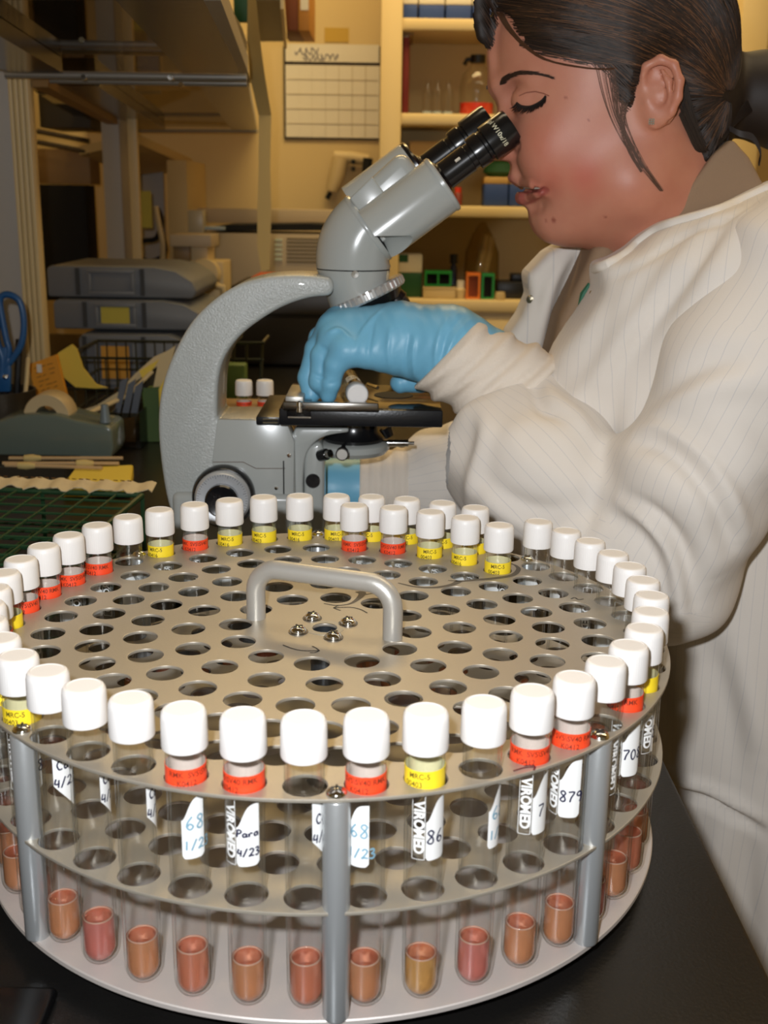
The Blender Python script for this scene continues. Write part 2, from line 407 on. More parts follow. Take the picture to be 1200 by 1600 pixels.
t = thing('plastic_bag', 'clear bag of beige tubes standing behind the orange and green racks', 'bag', (b.x, b.y, zc0))
bg = MB().lathe([(0, 0), (0.045, 0.0), (0.05, 0.05), (0.046, 0.12), (0.03, 0.17), (0.008, 0.205), (0.0, 0.205)], 18, M=Matrix.Diagonal((1, 0.7, 1, 1)), rmod=lambda k, r, z: 1 + 0.06 * math.sin(k * 2.3 + z * 60))
bg.build('bag_film', glassmat('plastic_film', (0.85, 0.78, 0.6), (0.6, 0.55, 0.4), 0.5, 0.05), t)
MB().tube([(-0.014, 0, 0.02), (0.012, 0, 0.17)], 0.012).tube([(0.004, 0.01, 0.02), (0.028, 0.01, 0.165)], 0.012).build('beige_tubes', m_beige, t)
t, w_, h_, d_ = ctr('microplate_stack', 'black flat tray with a raised back on the counter beside the coat collar', 'tray', 776, 441, 830, SHY + 0.06, 0.1, None)
MB().box((0, 0, 0), (w_, 0.1, h_)).build('tray_body', m_black, t, bevel=0.003)
MB().box((w_ * 0.45, 0.03, h_), (w_ * 1.05, 0.09, h_ + 0.02)).build('raised_back', m_black, t, bevel=0.003)
b = at(781, 470, SHY + 0.03)
tag(MB().lathe([(0, 0), (0.013, 0), (0.015, 0.006), (0.013, 0.02), (0.0, 0.021)], 14).build('tape_roll', m_beige, loc=(b.x, b.y, zc0)), 'small beige roll in front of the black tray on the counter', 'tape roll')

# ---- calendar and things on the wall
cal = thing('wall_calendar', 'large desk-pad calendar hung on the cream back wall', 'calendar', (0, WB, 0))
def wallrect(name, x0, y0, x1, y1, Y, th, m, par, bevel=0.0):
    return rel(pbo(name, x0, y0, x1, y1, Y - th, th, m, bevel=bevel), par)
wallrect('backing_board', 443, 70, 594, 219, WB - 0.001, 0.006, mat('dark_brown', (48, 38, 26), 0.7), cal)
wallrect('header_page', 446, 68, 592, 98, WB - 0.008, 0.002, m_white, cal)
wallrect('month_page', 446, 101, 592, 216, WB - 0.008, 0.002, m_white, cal)
gr = MB()
grey = mat('grey_print', (196, 184, 158), 0.7)
for k in range(1, 5): pb(gr, 448, 101 + k * 23, 590, 101.9 + k * 23, WB - 0.0115, 0.001)
for k in range(1, 7): pb(gr, 446 + k * 20.8, 103, 446.5 + k * 20.8, 214, WB - 0.0115, 0.001)
rel(gr.build('grid_print', grey, smooth_=False), cal)
def scribble(mb, x0, y0, x1, y1, Y, n, r=0.002):
    pts = []
    for i in range(n):
        t_ = i / (n - 1)
        p = at(x0 + (x1 - x0) * t_ + random.uniform(-3, 3), y0 + (y1 - y0) * (0.5 + 0.5 * math.sin(i * 2.1)) , Y); pts.append(p)
    mb.tube(catmull(pts, 4), r, 5)
sc_ = MB(); scribble(sc_, 462, 74, 500, 86, WB - 0.011, 12, 0.0012); scribble(sc_, 474, 84, 530, 95, WB - 0.011, 22, 0.0012)
rel(sc_.build('handwriting', mat('blue_grey_ink', (90, 88, 110), 0.6), cal), cal) if False else rel(sc_.build('handwriting', mat('blue_grey_ink', (90, 88, 110), 0.6)), cal)
t = tag(pbo('tape_patch', 507, 43, 545, 66, WB - 0.002, 0.001, mat('old_tape', (196, 160, 60), 0.5), bevel=0), 'patch of old yellow tape on the wall above the calendar', 'tape')
# pipette aid hanging on the wall
pg = thing('pipette_gun', 'beige hand-held pipette controller hanging on the wall under the calendar', 'pipette controller', at(545, 270, WB - 0.03))
def loc_(px, py, Y, o): return tuple(at(px, py, Y) - o.location)
hb_ = [loc_(*p, WB - 0.03, pg) for p in [(522, 244), (548, 246), (576, 250)]]
MB().tube(hb_, [0.016, 0.018, 0.016], 14).build('barrel', m_beige, pg)
MB().tube([loc_(532, 248, WB - 0.03, pg), loc_(526, 275, WB - 0.03, pg), loc_(518, 298, WB - 0.03, pg)], [0.024, 0.024, 0.018], 14).build('grip', m_beige, pg)
MB().tube([loc_(516, 300, WB - 0.03, pg), loc_(511, 311, WB - 0.03, pg)], 0.007, 10).build('power_plug', m_mblack, pg)
MB().tube([loc_(575, 247, WB - 0.045, pg), loc_(573, 270, WB - 0.045, pg)], 0.014, 10).build('nozzle', m_mblack, pg)
for py in (253, 264):
    MB().tube([loc_(552, py, WB - 0.03, pg), loc_(552, py, WB - 0.06, pg)], 0.007, 8).build('trigger_button', m_mblack, pg)
# binder box top centre
bx = thing('box_file', 'brown box file with a white spine label at the top of the frame', 'box file', (at(440, 48, 2.3).x, 2.3, at(440, 48, 2.3).z))
wd = at(484, 48, 2.3).x - bx.location.x
MB().box((0, 0, 0), (wd * 0.6, 0.2, 0.2)).build('file_body', mat('brown_card', (120, 62, 22), 0.6), bx, bevel=0.002)
MB().box((wd * 0.6, -0.002, 0), (wd, 0.2, 0.2)).build('spine', mat('ochre_card', (196, 136, 56), 0.6), bx, bevel=0.002)
MB().box((wd * 0.68, -0.003, 0.045), (wd * 0.96, -0.002, 0.2)).build('spine_label', m_white, bx)
# ================================================================== BENCH SHELVES AND POSTS ON THE LEFT
def trimpost():
    """tall laminate panel with ridged cream edge trim, standing on the bench"""
    Y = 1.25
    z0 = 0.0
    xa = at(-60, 300, Y).x; xb = at(24, 300, Y).x; xc = at(57, 300, Y).x
    t = thing('divider_panel', 'tall grey-white divider panel with ridged cream edge at the left of the bench', 'divider panel', (xb, Y, 0.0))
    MB().box((xa - xb, 0.0, 0), (0, 0.02, 1.2)).build('panel', m_greywhite, t, bevel=0.001)
    e = MB()
    n = 4; wd = (xc - xb) / n
    for k in range(n):
        e.box((k * wd + 0.001, -0.006, 0), ((k + 1) * wd - 0.001, 0.02, 1.2))
    e.box((0, 0.0, 0), (xc - xb, 0.02, 1.2))
    e.build('ridged_trim', m_cream, t, bevel=0.002)
trimpost()
# double-sided reagent shelf running away over the bench
ZSH = 0.50
rs = thing('reagent_shelf', 'overhead reagent shelf of steel channels and smoked glass running away over the bench', 'shelf', (-0.3, 1.0, ZSH))
def quad(mb, pts, z, th, mi=0):
    """pts: four (px,py) seen on the plane z, extruded upward"""
    w4 = [gz(px, py, z) for px, py in pts]
    v = [(p.x, p.y, z) for p in w4] + [(p.x, p.y, z + th) for p in w4]
    mb.add(v, [(3, 2, 1, 0), (4, 5, 6, 7), (0, 1, 5, 4), (1, 2, 6, 5), (2, 3, 7, 6), (3, 0, 4, 7)], mi); return mb
def chan(name, pts, z, th, m, par=rs):
    return rel(quad(MB(), pts, z, th).build(name, m, smooth_=False), par)
m_under = mat('scuffed_steel', (104, 99, 94), 0.22, metal=0.9, bump=0.25, bscale=60, var=0.15, vscale=25)
# near unit
chan('steel_channel', [(180, 0), (285, 114), (376, 114), (318, 0)], ZSH, 0.02, m_under)
chan('steel_channel', [(-60, 22), (98, 114), (20, 114), (-120, 70)], ZSH, 0.02, m_under)
chan('glass_shelf', [(-60, 0), (8, 116), (386, 116), (330, 0)], ZSH + 0.021, 0.006, smoked)
chan('edge_channel', [(318, 0), (376, 114), (388, 114), (345, 0)], ZSH - 0.002, 0.022, m_alu)
# end rails: two round-edged bars
def rail(x0, y0, x1, y1, z, r, nm='end_rail', par=rs):
    a = gz(x0, y0, z); b = gz(x1, y1, z)
    return rel(MB().tube([a, b], r, 12).build(nm, m_alu), par)
rail(8, 116, 386, 121, ZSH, 0.0055)
rail(40, 124, 386, 130, ZSH, 0.0055)
for px, py in ((131, 121), (267, 121), (153, 132), (283, 132)):
    a = gz(px, py, ZSH - 0.004)
    rel(MB().lathe([(0, -0.003), (0.004, -0.003), (0.004, 0.003), (0, 0.003)], 10, M=frame(a, (0, 1, 0))).build('bolt', m_chrome), rs)
# far unit
rs2 = thing('reagent_shelf', 'second overhead reagent shelf section, further along the bench behind the first', 'shelf', (-0.35, 1.9, ZSH))
chan('glass_shelf', [(40, 134), (150, 203), (402, 203), (386, 134)], ZSH + 0.021, 0.006, smoked, rs2)
chan('steel_channel', [(310, 134), (362, 203), (401, 203), (388, 134)], ZSH, 0.02, m_under, rs2)
chan('steel_channel', [(45, 134), (200, 203), (258, 203), (150, 134)], ZSH, 0.02, m_under, rs2)
chan('wooden_batten', [(50, 136), (185, 203), (200, 203), (75, 136)], ZSH - 0.012, 0.012, m_tan, rs2)
rail(150, 204, 402, 205, ZSH, 0.005, par=rs2)
a = gz(386, 118, ZSH)
# hanging paper strips on the shelf edge
def strip(name, label, pts3, m, th=0.0015, cat='paper strip'):
    """ribbon through pairs of world points"""
    v = []; f = []
    n = len(pts3)
    for a, b in pts3:
        nrm = Vector((0, th, 0))
        v += [tuple(a), tuple(b), tuple(b + nrm), tuple(a + nrm)]
    for i in range(n - 1):
        for k in range(4):
            k2 = (k + 1) % 4
            f.append((i*4+k, i*4+k2, (i+1)*4+k2, (i+1)*4+k))
    f.append((0, 1, 2, 3)); f.append((n*4-1, n*4-2, n*4-3, n*4-4))
    return tag(MB().add(v, f).build(name, m), label, cat)
m_strip = mat('aged_cream_paper', (214, 186, 120), 0.65)
strip('paper_fascia', 'yellowed paper strip taped along the near shelf edge', [(at(330, -20, 0.75), at(350, -20, 0.75)), (at(355, 55, 1.05), at(372, 50, 1.05)), (at(384, 125, 1.42), at(392, 130, 1.42))], m_strip)
strip('curled_sheet', 'white sheet of paper curling out from the shelf edge', [(at(346, 0, 1.0), at(352, 0, 1.0)), (at(362, 28, 1.12), at(378, 42, 1.1)), (at(372, 60, 1.2), at(386, 66, 1.18)), (at(380, 90, 1.3), at(386, 90, 1.3)), (at(385, 128, 1.42), at(388, 128, 1.42))], m_white, cat='paper')
strip('hanging_banner', 'long narrow cream paper banner with faint print hanging from the shelf end', [(at(387, -10, 1.2), at(399, -10, 1.2)), (at(386, 60, 1.35), at(406, 60, 1.35)), (at(390, 120, 1.45), at(414, 120, 1.45)), (at(404, 180, 1.5), at(424, 180, 1.5)), (at(404, 260, 1.5), at(422, 260, 1.5)), (at(402, 330, 1.5), at(424, 330, 1.5)), (at(402, 385, 1.5), at(422, 385, 1.5)), (at(408, 424, 1.5), at(421, 421, 1.5))], m_strip)
# grey shelf underside near top centre
gs = thing('wall_shelf', 'small grey steel shelf near the top centre seen from below', 'shelf', (-0.1, 2.3, 0.72))
a = gz(405, 65, 0.66); b = gz(444, 65, 0.66); c = gz(396, 0, 0.66); d = gz(438, 0, 0.66)
rel(MB().add([tuple(a), tuple(b), tuple(d), tuple(c)] + [tuple(p + Vector((0, 0, 0.012))) for p in (a, b, d, c)], [(3,2,1,0),(4,5,6,7),(0,1,5,4),(1,2,6,5),(2,3,7,6),(3,0,4,7)]).build('shelf_board', mat('grey_steel_paint', (120, 112, 90), 0.45), smooth_=False), gs)
rel(MB().add([tuple(p - Vector((0, 0, 0.014))) for p in (b, d)] + [tuple(p + Vector((0, 0, 0.02))) for p in (d, b)] + [tuple(p + Vector((0.006, 0, -0.014))) for p in (b, d)] + [tuple(p + Vector((0.006, 0, 0.02))) for p in (d, b)], [(3,2,1,0),(4,5,6,7),(0,1,5,4),(1,2,6,5),(2,3,7,6),(3,0,4,7)]).build('edge_lip', m_cream, smooth_=False), gs)
t = tag(pbo('green_booklet', 364, -30, 388, 34, 1.9, 0.02, m_dgreen), 'green booklet standing behind the shelf edge papers at the top', 'booklet')
t = tag(pbo('brown_folder', 386, -30, 399, 56, 1.9, 0.03, mat('brown_card', (120, 62, 22), 0.6)), 'brown folder standing beside the green booklet', 'folder')

# ---- far end of the bench: columns, dark cabinet, alcove
col = thing('column', 'grey-brown square column with its lit side as a cream strip beyond the grey trays', 'column', (at(140, 410, 2.2).x, 2.2, -0.9))
def cbox(name, x0, y0, x1, y1, Y, d, m, par): return rel(pbo(name, x0, y0, x1, y1, Y, d, m, bevel=0.002), par)
cbox('column_face', 140, -160, 198, 470, 2.2, 0.18, m_greywhite, col)
cbox('lit_side_strip', 198, -160, 210, 470, 2.19, 0.02, m_cream, col)  # the column's lit right side, painted as a cream strip
dk = thing('dark_cabinet', 'black-fronted cabinet with a tan top panel between the two posts', 'cabinet', (at(57, 410, 2.4).x, 2.4, -0.2))
cbox('black_panel', 50, 288, 142, 470, 2.4, 0.1, m_mblack, dk)
cbox('top_panel', 50, 232, 142, 288, 2.4, 0.1, m_tan, dk)
cbox('upper_cupboard', 40, -160, 142, 200, 2.45, 0.2, mat('dark_brown_panel', (62, 56, 44), 0.6), dk)
for k, py in enumerate((205, 222)):
    a = at(58, py, 2.35); b = at(140, py + 16, 2.35)
    rel(MB().tube([a, b], 0.006, 8).build('rail', m_steel), dk)
# alcove on the right of the column
al = thing('alcove_cabinet', 'cream alcove cabinet with a sloping hood under the far shelf', 'cabinet', (at(210, 410, 2.5).x, 2.5, -0.2))
cbox('back_panel', 208, 240, 262, 470, 2.75, 0.02, m_greywhite, al)
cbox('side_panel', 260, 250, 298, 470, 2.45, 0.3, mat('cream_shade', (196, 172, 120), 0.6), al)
a0 = [at(212, 208, 2.3), at(300, 248, 2.75), at(300, 262, 2.75), at(212, 222, 2.3)]
hd = MB(); v = [tuple(p) for p in a0] + [tuple(p + Vector((-0.15, 0.05, -0.03))) for p in a0]
hd.add(v, [(0,1,2,3),(7,6,5,4),(0,4,5,1),(1,5,6,2),(2,6,7,3),(3,7,4,0)])
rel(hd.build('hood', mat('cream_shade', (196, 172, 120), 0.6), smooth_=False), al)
tag(pbo('pinned_note', 211, 298, 238, 356, 2.28, 0.002, mat('olive_yellow_paper', (190, 176, 70), 0.7), bevel=0), 'olive-yellow note hanging beside the column edge', 'note')
cb = MB(); pts = [at(x, y, 2.4) for x, y in ((246, 325), (252, 345), (244, 372), (222, 378), (216, 400), (236, 408), (258, 395), (252, 360))]
cb.tube(catmull(pts, 6), 0.006, 8)
tag(cb.build('black_cable', m_mblack), 'tangled black cable hanging in the alcove below the note', 'cable')
cb = MB(); pts = [at(x, y, 2.38) for x, y in ((243, 322), (248, 350), (254, 380), (254, 410))]
cb.tube(catmull(pts, 6), 0.007, 8)
tag(cb.build('beige_cable', m_beige), 'beige cable hanging in the alcove beside the black one', 'cable')
# incubator / beige instrument with vents and things on it
inc = thing('instrument_cabinet', 'long beige laboratory instrument with side vents behind the microscope', 'instrument', (at(300, 480, 2.3).x, 2.3, -0.1))
cbox('housing', 296, 363, 545, 560, 2.3, 0.3, mat('taupe_plastic', (176, 160, 134), 0.5), inc)
vs = MB()
for k in range(7): pb(vs, 448, 372 + k * 6, 503, 374.6 + k * 6, 2.298, 0.004)
rel(vs.build('vent', mat('olive_shadow', (96, 84, 44), 0.7), smooth_=False), inc)
vs = MB()
for k in range(5): pb(vs, 429, 373 + k * 7.5, 441, 377 + k * 7.5, 2.297, 0.004)
rel(vs.build('indicator_slots', mat('pale_green_plastic', (205, 215, 190), 0.4), smooth_=False), inc)
pbo_ = pbo('wall_duct', 300, 325, 600, 352, 2.6, 0.15, mat('taupe_plastic', (176, 160, 134), 0.5)); tag(pbo_, 'beige service duct running along the back wall above the instrument', 'duct')
fl = MB(); pts = [at(322, 356, 2.27), at(345, 352, 2.27), at(480, 350, 2.27), at(560, 354, 2.27), at(560, 361, 2.27), at(345, 361, 2.27), at(325, 360, 2.27)]
fl.prism([(p.x, p.z) for p in pts], 2.3, 2.5)
rel(fl.build('lid', m_mblack, smooth_=False), inc)
pbo_ = pbo('pen_tray', 318, 354, 350, 360, 2.26, 0.03, mat('pale_blue_plastic', (150, 165, 175), 0.5)); tag(pbo_, 'little pale blue tray at the left end of the beige instrument top', 'tray')
t = tag(pbo('clear_holder', 293, 328, 318, 366, 2.24, 0.05, mat('milky_plastic', (170, 160, 135), 0.35)), 'milky plastic holder at the left end of the instrument', 'holder')
# dark box with red folder
t = thing('dark_case', 'dark grey instrument case behind the microscope arm', 'case', (at(360, 520, 1.75).x, 1.75, 0))
a = at(362, 445, 1.75); b = at(600, 600, 1.75)
MB().box((0, 0, 0.001), (b.x - a.x, 0.25, a.z)).build('case_body', mat('charcoal_plastic', (52, 48, 44), 0.4), t, bevel=0.01)
MB().box((0.01, -0.002, a.z * 0.62), (b.x - a.x - 0.01, 0.0, a.z * 0.66)).build('seam', m_mblack, t)
rdf = MB().box((0, 0, 0), (0.10, 0.16, 0.012)).build('red_folder', mat('red_card', (190, 84, 44), 0.6), bevel=0.003, loc=(at(392, 440, 1.78).x, 1.78, a.z + 0.002))
tag(rdf, 'orange-red folder lying on the dark case', 'folder')
# beige instrument (homogeniser-like) on the left
bs = thing('bench_press', 'old beige bench instrument with a block head behind the grey trays', 'instrument', (at(300, 470, 1.95).x, 1.95, 0))
cbox('base', 262, 408, 352, 560, 1.95, 0.12, m_beige, bs)
cbox('neck', 290, 380, 325, 412, 1.96, 0.1, m_beige, bs)
cbox('head_block', 265, 366, 330, 386, 1.93, 0.12, mat('taupe_plastic', (176, 160, 134), 0.5), bs)
cbox('dial_box', 270, 384, 297, 408, 1.94, 0.06, mat('brown_grey', (120, 98, 62), 0.5), bs)
a = at(322, 430, 1.94)
rel(MB().lathe([(0, 0), (0.03, 0), (0.035, 0.01), (0.03, 0.03), (0, 0.032)], 20, M=frame(a, (0, -1, 0.2))).build('knob', m_beige), bs)
rel(MB().tube([at(335, 445, 1.9), at(348, 450, 1.9), at(352, 470, 1.9)], 0.008, 8).build('lever', m_beige), bs)
t = thing('paper_bundle', 'orange and grey papers heaped beside the beige instrument base', 'papers', (at(335, 500, 1.6).x, 1.6, 0.0))
MB().prism([tuple((at(x, y, 1.6) - t.location).xz) for x, y in ((318, 520), (335, 480), (352, 462), (362, 470), (350, 505), (330, 530))], 0, 0.04).build('orange_sheet', mat('red_card', (190, 84, 44), 0.6), t, smooth_=False)
MB().prism([tuple((at(x, y, 1.6) - t.location).xz) for x, y in ((310, 560), (320, 500), (352, 480), (365, 520), (340, 560))], 0.045, 0.06).build('grey_sheet', m_greywhite, t, smooth_=False)

# ---- stacked grey trays
m_tray = mat('blue_grey_plastic', (112, 116, 122), 0.5)
def tray(label, x0, y0, x1, y1, Y, lab, fx):
    a = at(x0, y0, Y); b = at(x1, y1, Y); b.z = max(b.z, 0.001)
    t = thing('storage_tray', label, 'tray', (a.x, Y, b.z), group='stacked grey trays on the bench')
    W = b.x - a.x; H = a.z - b.z
    prof = [(0, 0), (W * 0.97, 0), (W, H * 0.25), (W * 0.97, H * 0.55), (W * 0.86, H * 0.88), (W * 0.72, H), (0.03 * W, H), (0, H * 0.92)]
    MB().prism(prof, 0, 0.26).build('tray_body', m_tray, t, bevel=0.004)
    k = pxm(Y)
    fx0 = (fx[0] - x0) * k; fx1 = (fx[1] - x0) * k
    fm = MB(); s = 0.006
    fm.box((fx0, -0.005, H * 0.10), (fx1, 0.0, H * 0.10 + s)).box((fx0, -0.005, H * 0.9 - s), (fx1, 0, H * 0.9)).box((fx0, -0.005, H * 0.1 + s), (fx0 + s, 0, H * 0.9 - s)).box((fx1 - s, -0.005, H * 0.1 + s), (fx1, 0, H * 0.9 - s))
    fm.build('label_frame', m_tray, t, bevel=0.001)
    for xx in (fx0 - 0.022, fx1 + 0.010):
        MB().box((xx, -0.004, 0.004), (xx + 0.007, 0.0, H - 0.003)).build('slot', mat('dark_slate', (52, 54, 56), 0.6), t)
    if lab: MB().box((fx0 + 0.010, -0.003, H * 0.22), (fx1 - 0.012, -0.001, H * 0.8)).build('paper_label', lab, t)
    return t
tray('blue-grey plastic tray at the top of the stack, its label frame empty', 72, 415, 308, 467, 1.46, None, (136, 208))
tray('blue-grey plastic tray with a yellow-green label, second in the stack', 82, 468, 322, 517, 1.44, mat('olive_yellow_paper', (190, 176, 70), 0.7), (148, 212))
tray('blue-grey plastic tray with an orange label, lowest in the stack behind the wire basket', 122, 522, 322, 640, 1.42, mat('ochre_label', (206, 150, 56), 0.7), (148, 212))
# ================================================================== THINGS ON THE BENCH, LEFT
# wire basket
wb = thing('wire_basket', 'dark wire basket holding papers in front of the grey trays', 'basket', (at(100, 600, 1.15).x, 1.15, 0.0))
def R_(v): return Vector(v) - wb.location
y0, y1 = 1.15, 1.36
xa, xb = at(100, 600, y0).x, at(300, 600, y0).x
ztop = at(200, 560, y0).z; m_wire = mat('dark_wire', (70, 72, 58), 0.35, metal=0.7)
wr = MB()
zb_ = 0.006
ztb = ztop
for z in (zb_, ztb * 0.5, ztb):
    loop = [(xa, y0, z), (xb, y0, z), (xb, y1, z), (xa, y1, z), (xa, y0, z)]
    for i in range(4): wr.tube([R_(loop[i]), R_(loop[i + 1])], 0.0022 if z == ztb else 0.0014, 6)
for k in range(13):
    x = xa + (xb - xa) * k / 12
    wr.tube([R_((x, y0, zb_)), R_((x, y0, ztb))], 0.0012, 5).tube([R_((x, y1, zb_)), R_((x, y1, ztb))], 0.0012, 5).tube([R_((x, y0, zb_)), R_((x, y1, zb_))], 0.0012, 5)
wr.build('wire_frame', m_wire, wb)
def sheet(name, label, cat, pts, Y, m, th=0.004, lines=0, group=None, tilt=0.0, curl=None):
    a0 = at(pts[0][0], pts[0][1], Y); t = thing(name, label, cat, a0, group=group)
    P = [(at(x, y, Y) - a0) for x, y in pts]
    mb = MB(); n = len(P)
    zmin = min(p.z for p in P)
    f = lambda p: (p.x, (p.z - zmin) * tilt)
    v = [(p.x, (p.z - zmin) * tilt, p.z) for p in P] + [(p.x, (p.z - zmin) * tilt + th, p.z) for p in P]
    mb.add(v, [tuple(range(n)), tuple(range(n, 2*n))[::-1]] + [((i+1) % n, i, n+i, n+(i+1) % n) for i in range(n)])
    mb.build('cover', m, t, smooth_=False)
    return t
bk = sheet('orange_booklet', 'orange booklet with lines of print leaning in the wire basket', 'booklet', [(44, 570), (88, 554), (104, 618), (90, 630), (60, 634)], 1.10, mat('orange_card', (226, 152, 36), 0.6), 0.008)
pr = MB()
for i in range(7):
    for j in range(3):
        x = 54 + i * 2.0 + j * 10 + random.uniform(-1, 1); y = 576 + i * 7 - j * 3
        if random.random() < 0.8:
            a = at(x, y, 1.097) - bk.location; b = at(x + random.uniform(4, 9), y - 2.5, 1.097) - bk.location
            pr.tube([a, b], 0.0006, 4)
pr.build('printed_lines', mat('brown_ink', (100, 66, 20), 0.6), bk)
MB().box((0, 0, 0), (0.007, 0.001, 0.012)).build('sticker', m_white, bk, loc=tuple(at(58, 582, 1.094) - bk.location), smooth_=False)
sheet('yellow_folder', 'curved yellow paper sagging in the wire basket beside the orange booklet', 'paper', [(90, 552), (112, 538), (120, 545), (130, 575), (150, 600), (168, 606), (150, 607), (118, 605), (100, 590)], 1.13, m_yellow, 0.003)
sheet('dark_folder', 'black folder edge behind the orange booklet', 'folder', [(86, 556), (94, 552), (122, 604), (100, 606)], 1.14, m_mblack, 0.003)
ev = sheet('manila_envelope', 'cream envelope curving up to a point beside the microscope arm', 'envelope', [(100, 650), (150, 634), (185, 612), (210, 585), (240, 558), (262, 548), (274, 540), (262, 590), (250, 612), (238, 612), (246, 572), (215, 594), (190, 622), (160, 640), (110, 655)], 1.02, m_beige, 0.003)
MB().prism([tuple((at(x, y, 1.015) - ev.location).xz) for x, y in ((217, 580), (248, 562), (238, 578), (222, 592))], -0.003, 0.0).build('yellow_flap', m_yellow, ev, smooth_=False)
for k, (a_, b_, c_, d_) in enumerate([(180, 190, 176, 184), (192, 202, 188, 198), (203, 214, 202, 212)]):
    sheet('plastic_sleeve', 'grey plastic sleeve in the clear bin, ' + ['left of three', 'middle of three', 'right of three nearest the green folder'][k], 'sleeve', [(a_ + 8, 596 + 4 * k), (b_ + 10, 590 + 2 * k), (d_, 660), (c_, 660)], 0.985 + k * 0.006, mat('slate_plastic', (96, 102, 112), 0.3), 0.002, group='plastic sleeves in the clear bin')
# clear bin
cbn = thing('clear_bin', 'small clear plastic bin beside the green folder', 'bin', (at(174, 703, 0.95).x, 0.95, 0.0))
a = at(174, 645, 0.95); b = at(223, 703, 0.95); W = b.x - a.x; H = a.z
bb = MB(); th = 0.002
bb.box((0, 0, 0.001), (W, th, H)).box((0, 0.08, 0.001), (W, 0.08 + th, H)).box((0, th, 0.001), (th, 0.08, H)).box((W - th, th, 0.001), (W, 0.08, H)).box((th, th, 0.001), (W - th, 0.08, 0.003))
bb.build('bin_walls', glassmat('frosted_plastic', (0.62, 0.60, 0.56), (0.5, 0.5, 0.48), 0.6, 0.10), cbn, smooth_=False)
sheet('amber_card', 'amber card inside the clear plastic bin', 'card', [(186, 655), (210, 652), (212, 690), (188, 692)], 0.985, mat('brown_card2', (150, 116, 74), 0.6), 0.002)
t = tag(pb(MB(), 178, 606, 214, 632, 1.2, 0.01).build('silver_tin', m_steel, bevel=0.002), 'silver tin catching the flash inside the wire basket', 'tin')
# green folder
gf = thing('green_folder', 'green upright folder standing left of the microscope arm', 'folder', (at(222, 704, 1.0).x, 1.0, 0.0))
a = at(222, 596, 1.0); 
gp = [(at(x, y, 1.0) - gf.location) for x, y in ((221, 612), (262, 608), (256, 704), (230, 704))]
gm = MB().prism([(p.x, max(p.z, 0.001)) for p in gp], 0, 0.05); gm.build('cover', mat('olive_green_card', (84, 110, 52), 0.6), gf, bevel=0.002)
MB().prism([(p.x * 0.9 + 0.003, p.z * 0.9 + 0.012) for p in gp], -0.002, 0).build('front_panel', mat('olive_green_dark', (66, 92, 42), 0.6), gf)
sheet('yellow_sheet', 'yellow sheet poking up from behind the green folder', 'paper', [(248, 608), (262, 585), (258, 640), (250, 650)], 0.995, m_yellow, 0.002)
# wire stand seen through the microscope arm
ws = thing('wire_stand', 'grey wire test tube stand seen through the microscope arm', 'tube stand', (at(380, 600, 1.05).x, 1.05, 0.0))
wsm = MB()
def W_(px, py, Y=1.05): return at(px, py, Y) - ws.location
for Y in (1.05, 1.13):
    for px in (360, 380, 404):
        top = W_(px + 6, 536, Y); bot = W_(px, 612, Y); bot.z = 0.002; wsm.tube([top, bot], 0.0025, 6)
    if Y > 1.1:
        for px in (360, 404): wsm.tube([W_(px + 6, 536, 1.05), W_(px + 6, 536, 1.05) + Vector((0, 0.08, 0))], 0.0025, 6)
    wsm.tube([W_(352, 536, Y), W_(414, 536, Y)], 0.0028, 6).tube([W_(350, 562, Y), W_(412, 562, Y)], 0.0025, 6)
wsm.build('wire_frame', m_wire, ws)
t = tag(pb(MB(), 348, 570, 384, 640, 1.0, 0.03).build('green_block', mat('olive_green_card', (84, 110, 52), 0.6), bevel=0.003), 'green block seen through the arch of the microscope arm', 'block')
# wooden block carrying two vials
t = thing('vial_block', 'low tan block carrying the two red-banded tubes behind the microscope', 'block', (at(395, 645, 0.62).x, 0.62, 0.0))
zblk = at(395, 634, 0.62).z
MB().box((-0.045, -0.02, 0.001), (0.06, 0.05, zblk - 0.001)).build('block_body', m_tan, t, bevel=0.002)

# pen cup and scissors
pc = thing('pen_cup', 'dark wire pen cup at the left edge holding the blue scissors', 'pen cup', (at(8, 700, 0.95).x, 0.95, 0.0))
zc1 = at(8, 608, 0.95).z
MB().lathe([(0.0, 0.002), (0.040, 0.002), (0.042, 0.004), (0.046, zc1), (0.043, zc1), (0.039, 0.006), (0, 0.006)], 26).build('cup', mat('dark_brown_metal', (62, 54, 42), 0.4, metal=0.5), pc)
sc1 = thing('scissors', 'blue-handled scissors standing handles up in the pen cup', 'scissors', (at(8, 640, 0.95).x, 0.95, zc1))
def S_(px, py): p = at(px, py, 0.95) - sc1.location; return (p.x, p.y, p.z)
m_sb = mat('blue_handle', (34, 86, 140), 0.35)
lp = [S_(x, y) for x, y in ((8, 575), (20, 560), (34, 535), (37, 500), (30, 470), (12, 460), (0, 468), (4, 500), (10, 530), (14, 548), (8, 575))]
MB().tube(catmull(lp, 6), 0.0045, 10).build('handle', m_sb, sc1)
lp = [S_(x, y) for x, y in ((2, 590), (-16, 570), (-28, 535), (-26, 490), (-14, 470), (-6, 490), (-6, 530), (4, 560), (2, 590))]
MB().tube(catmull(lp, 6), 0.0055, 10).build('handle', m_sb, sc1)
MB().prism([(S_(x, y)[0], S_(x, y)[2]) for x, y in ((-6, 545), (14, 540), (18, 580), (17, 612), (-2, 612), (-8, 580))], -0.004, 0.004).build('shank', m_sb, sc1, bevel=0.002)
MB().prism([(S_(x, y)[0], S_(x, y)[2]) for x, y in ((0, 612), (12, 612), (10, 680), (5, 700))], -0.0015, 0.0015).build('blade', m_steel, sc1)
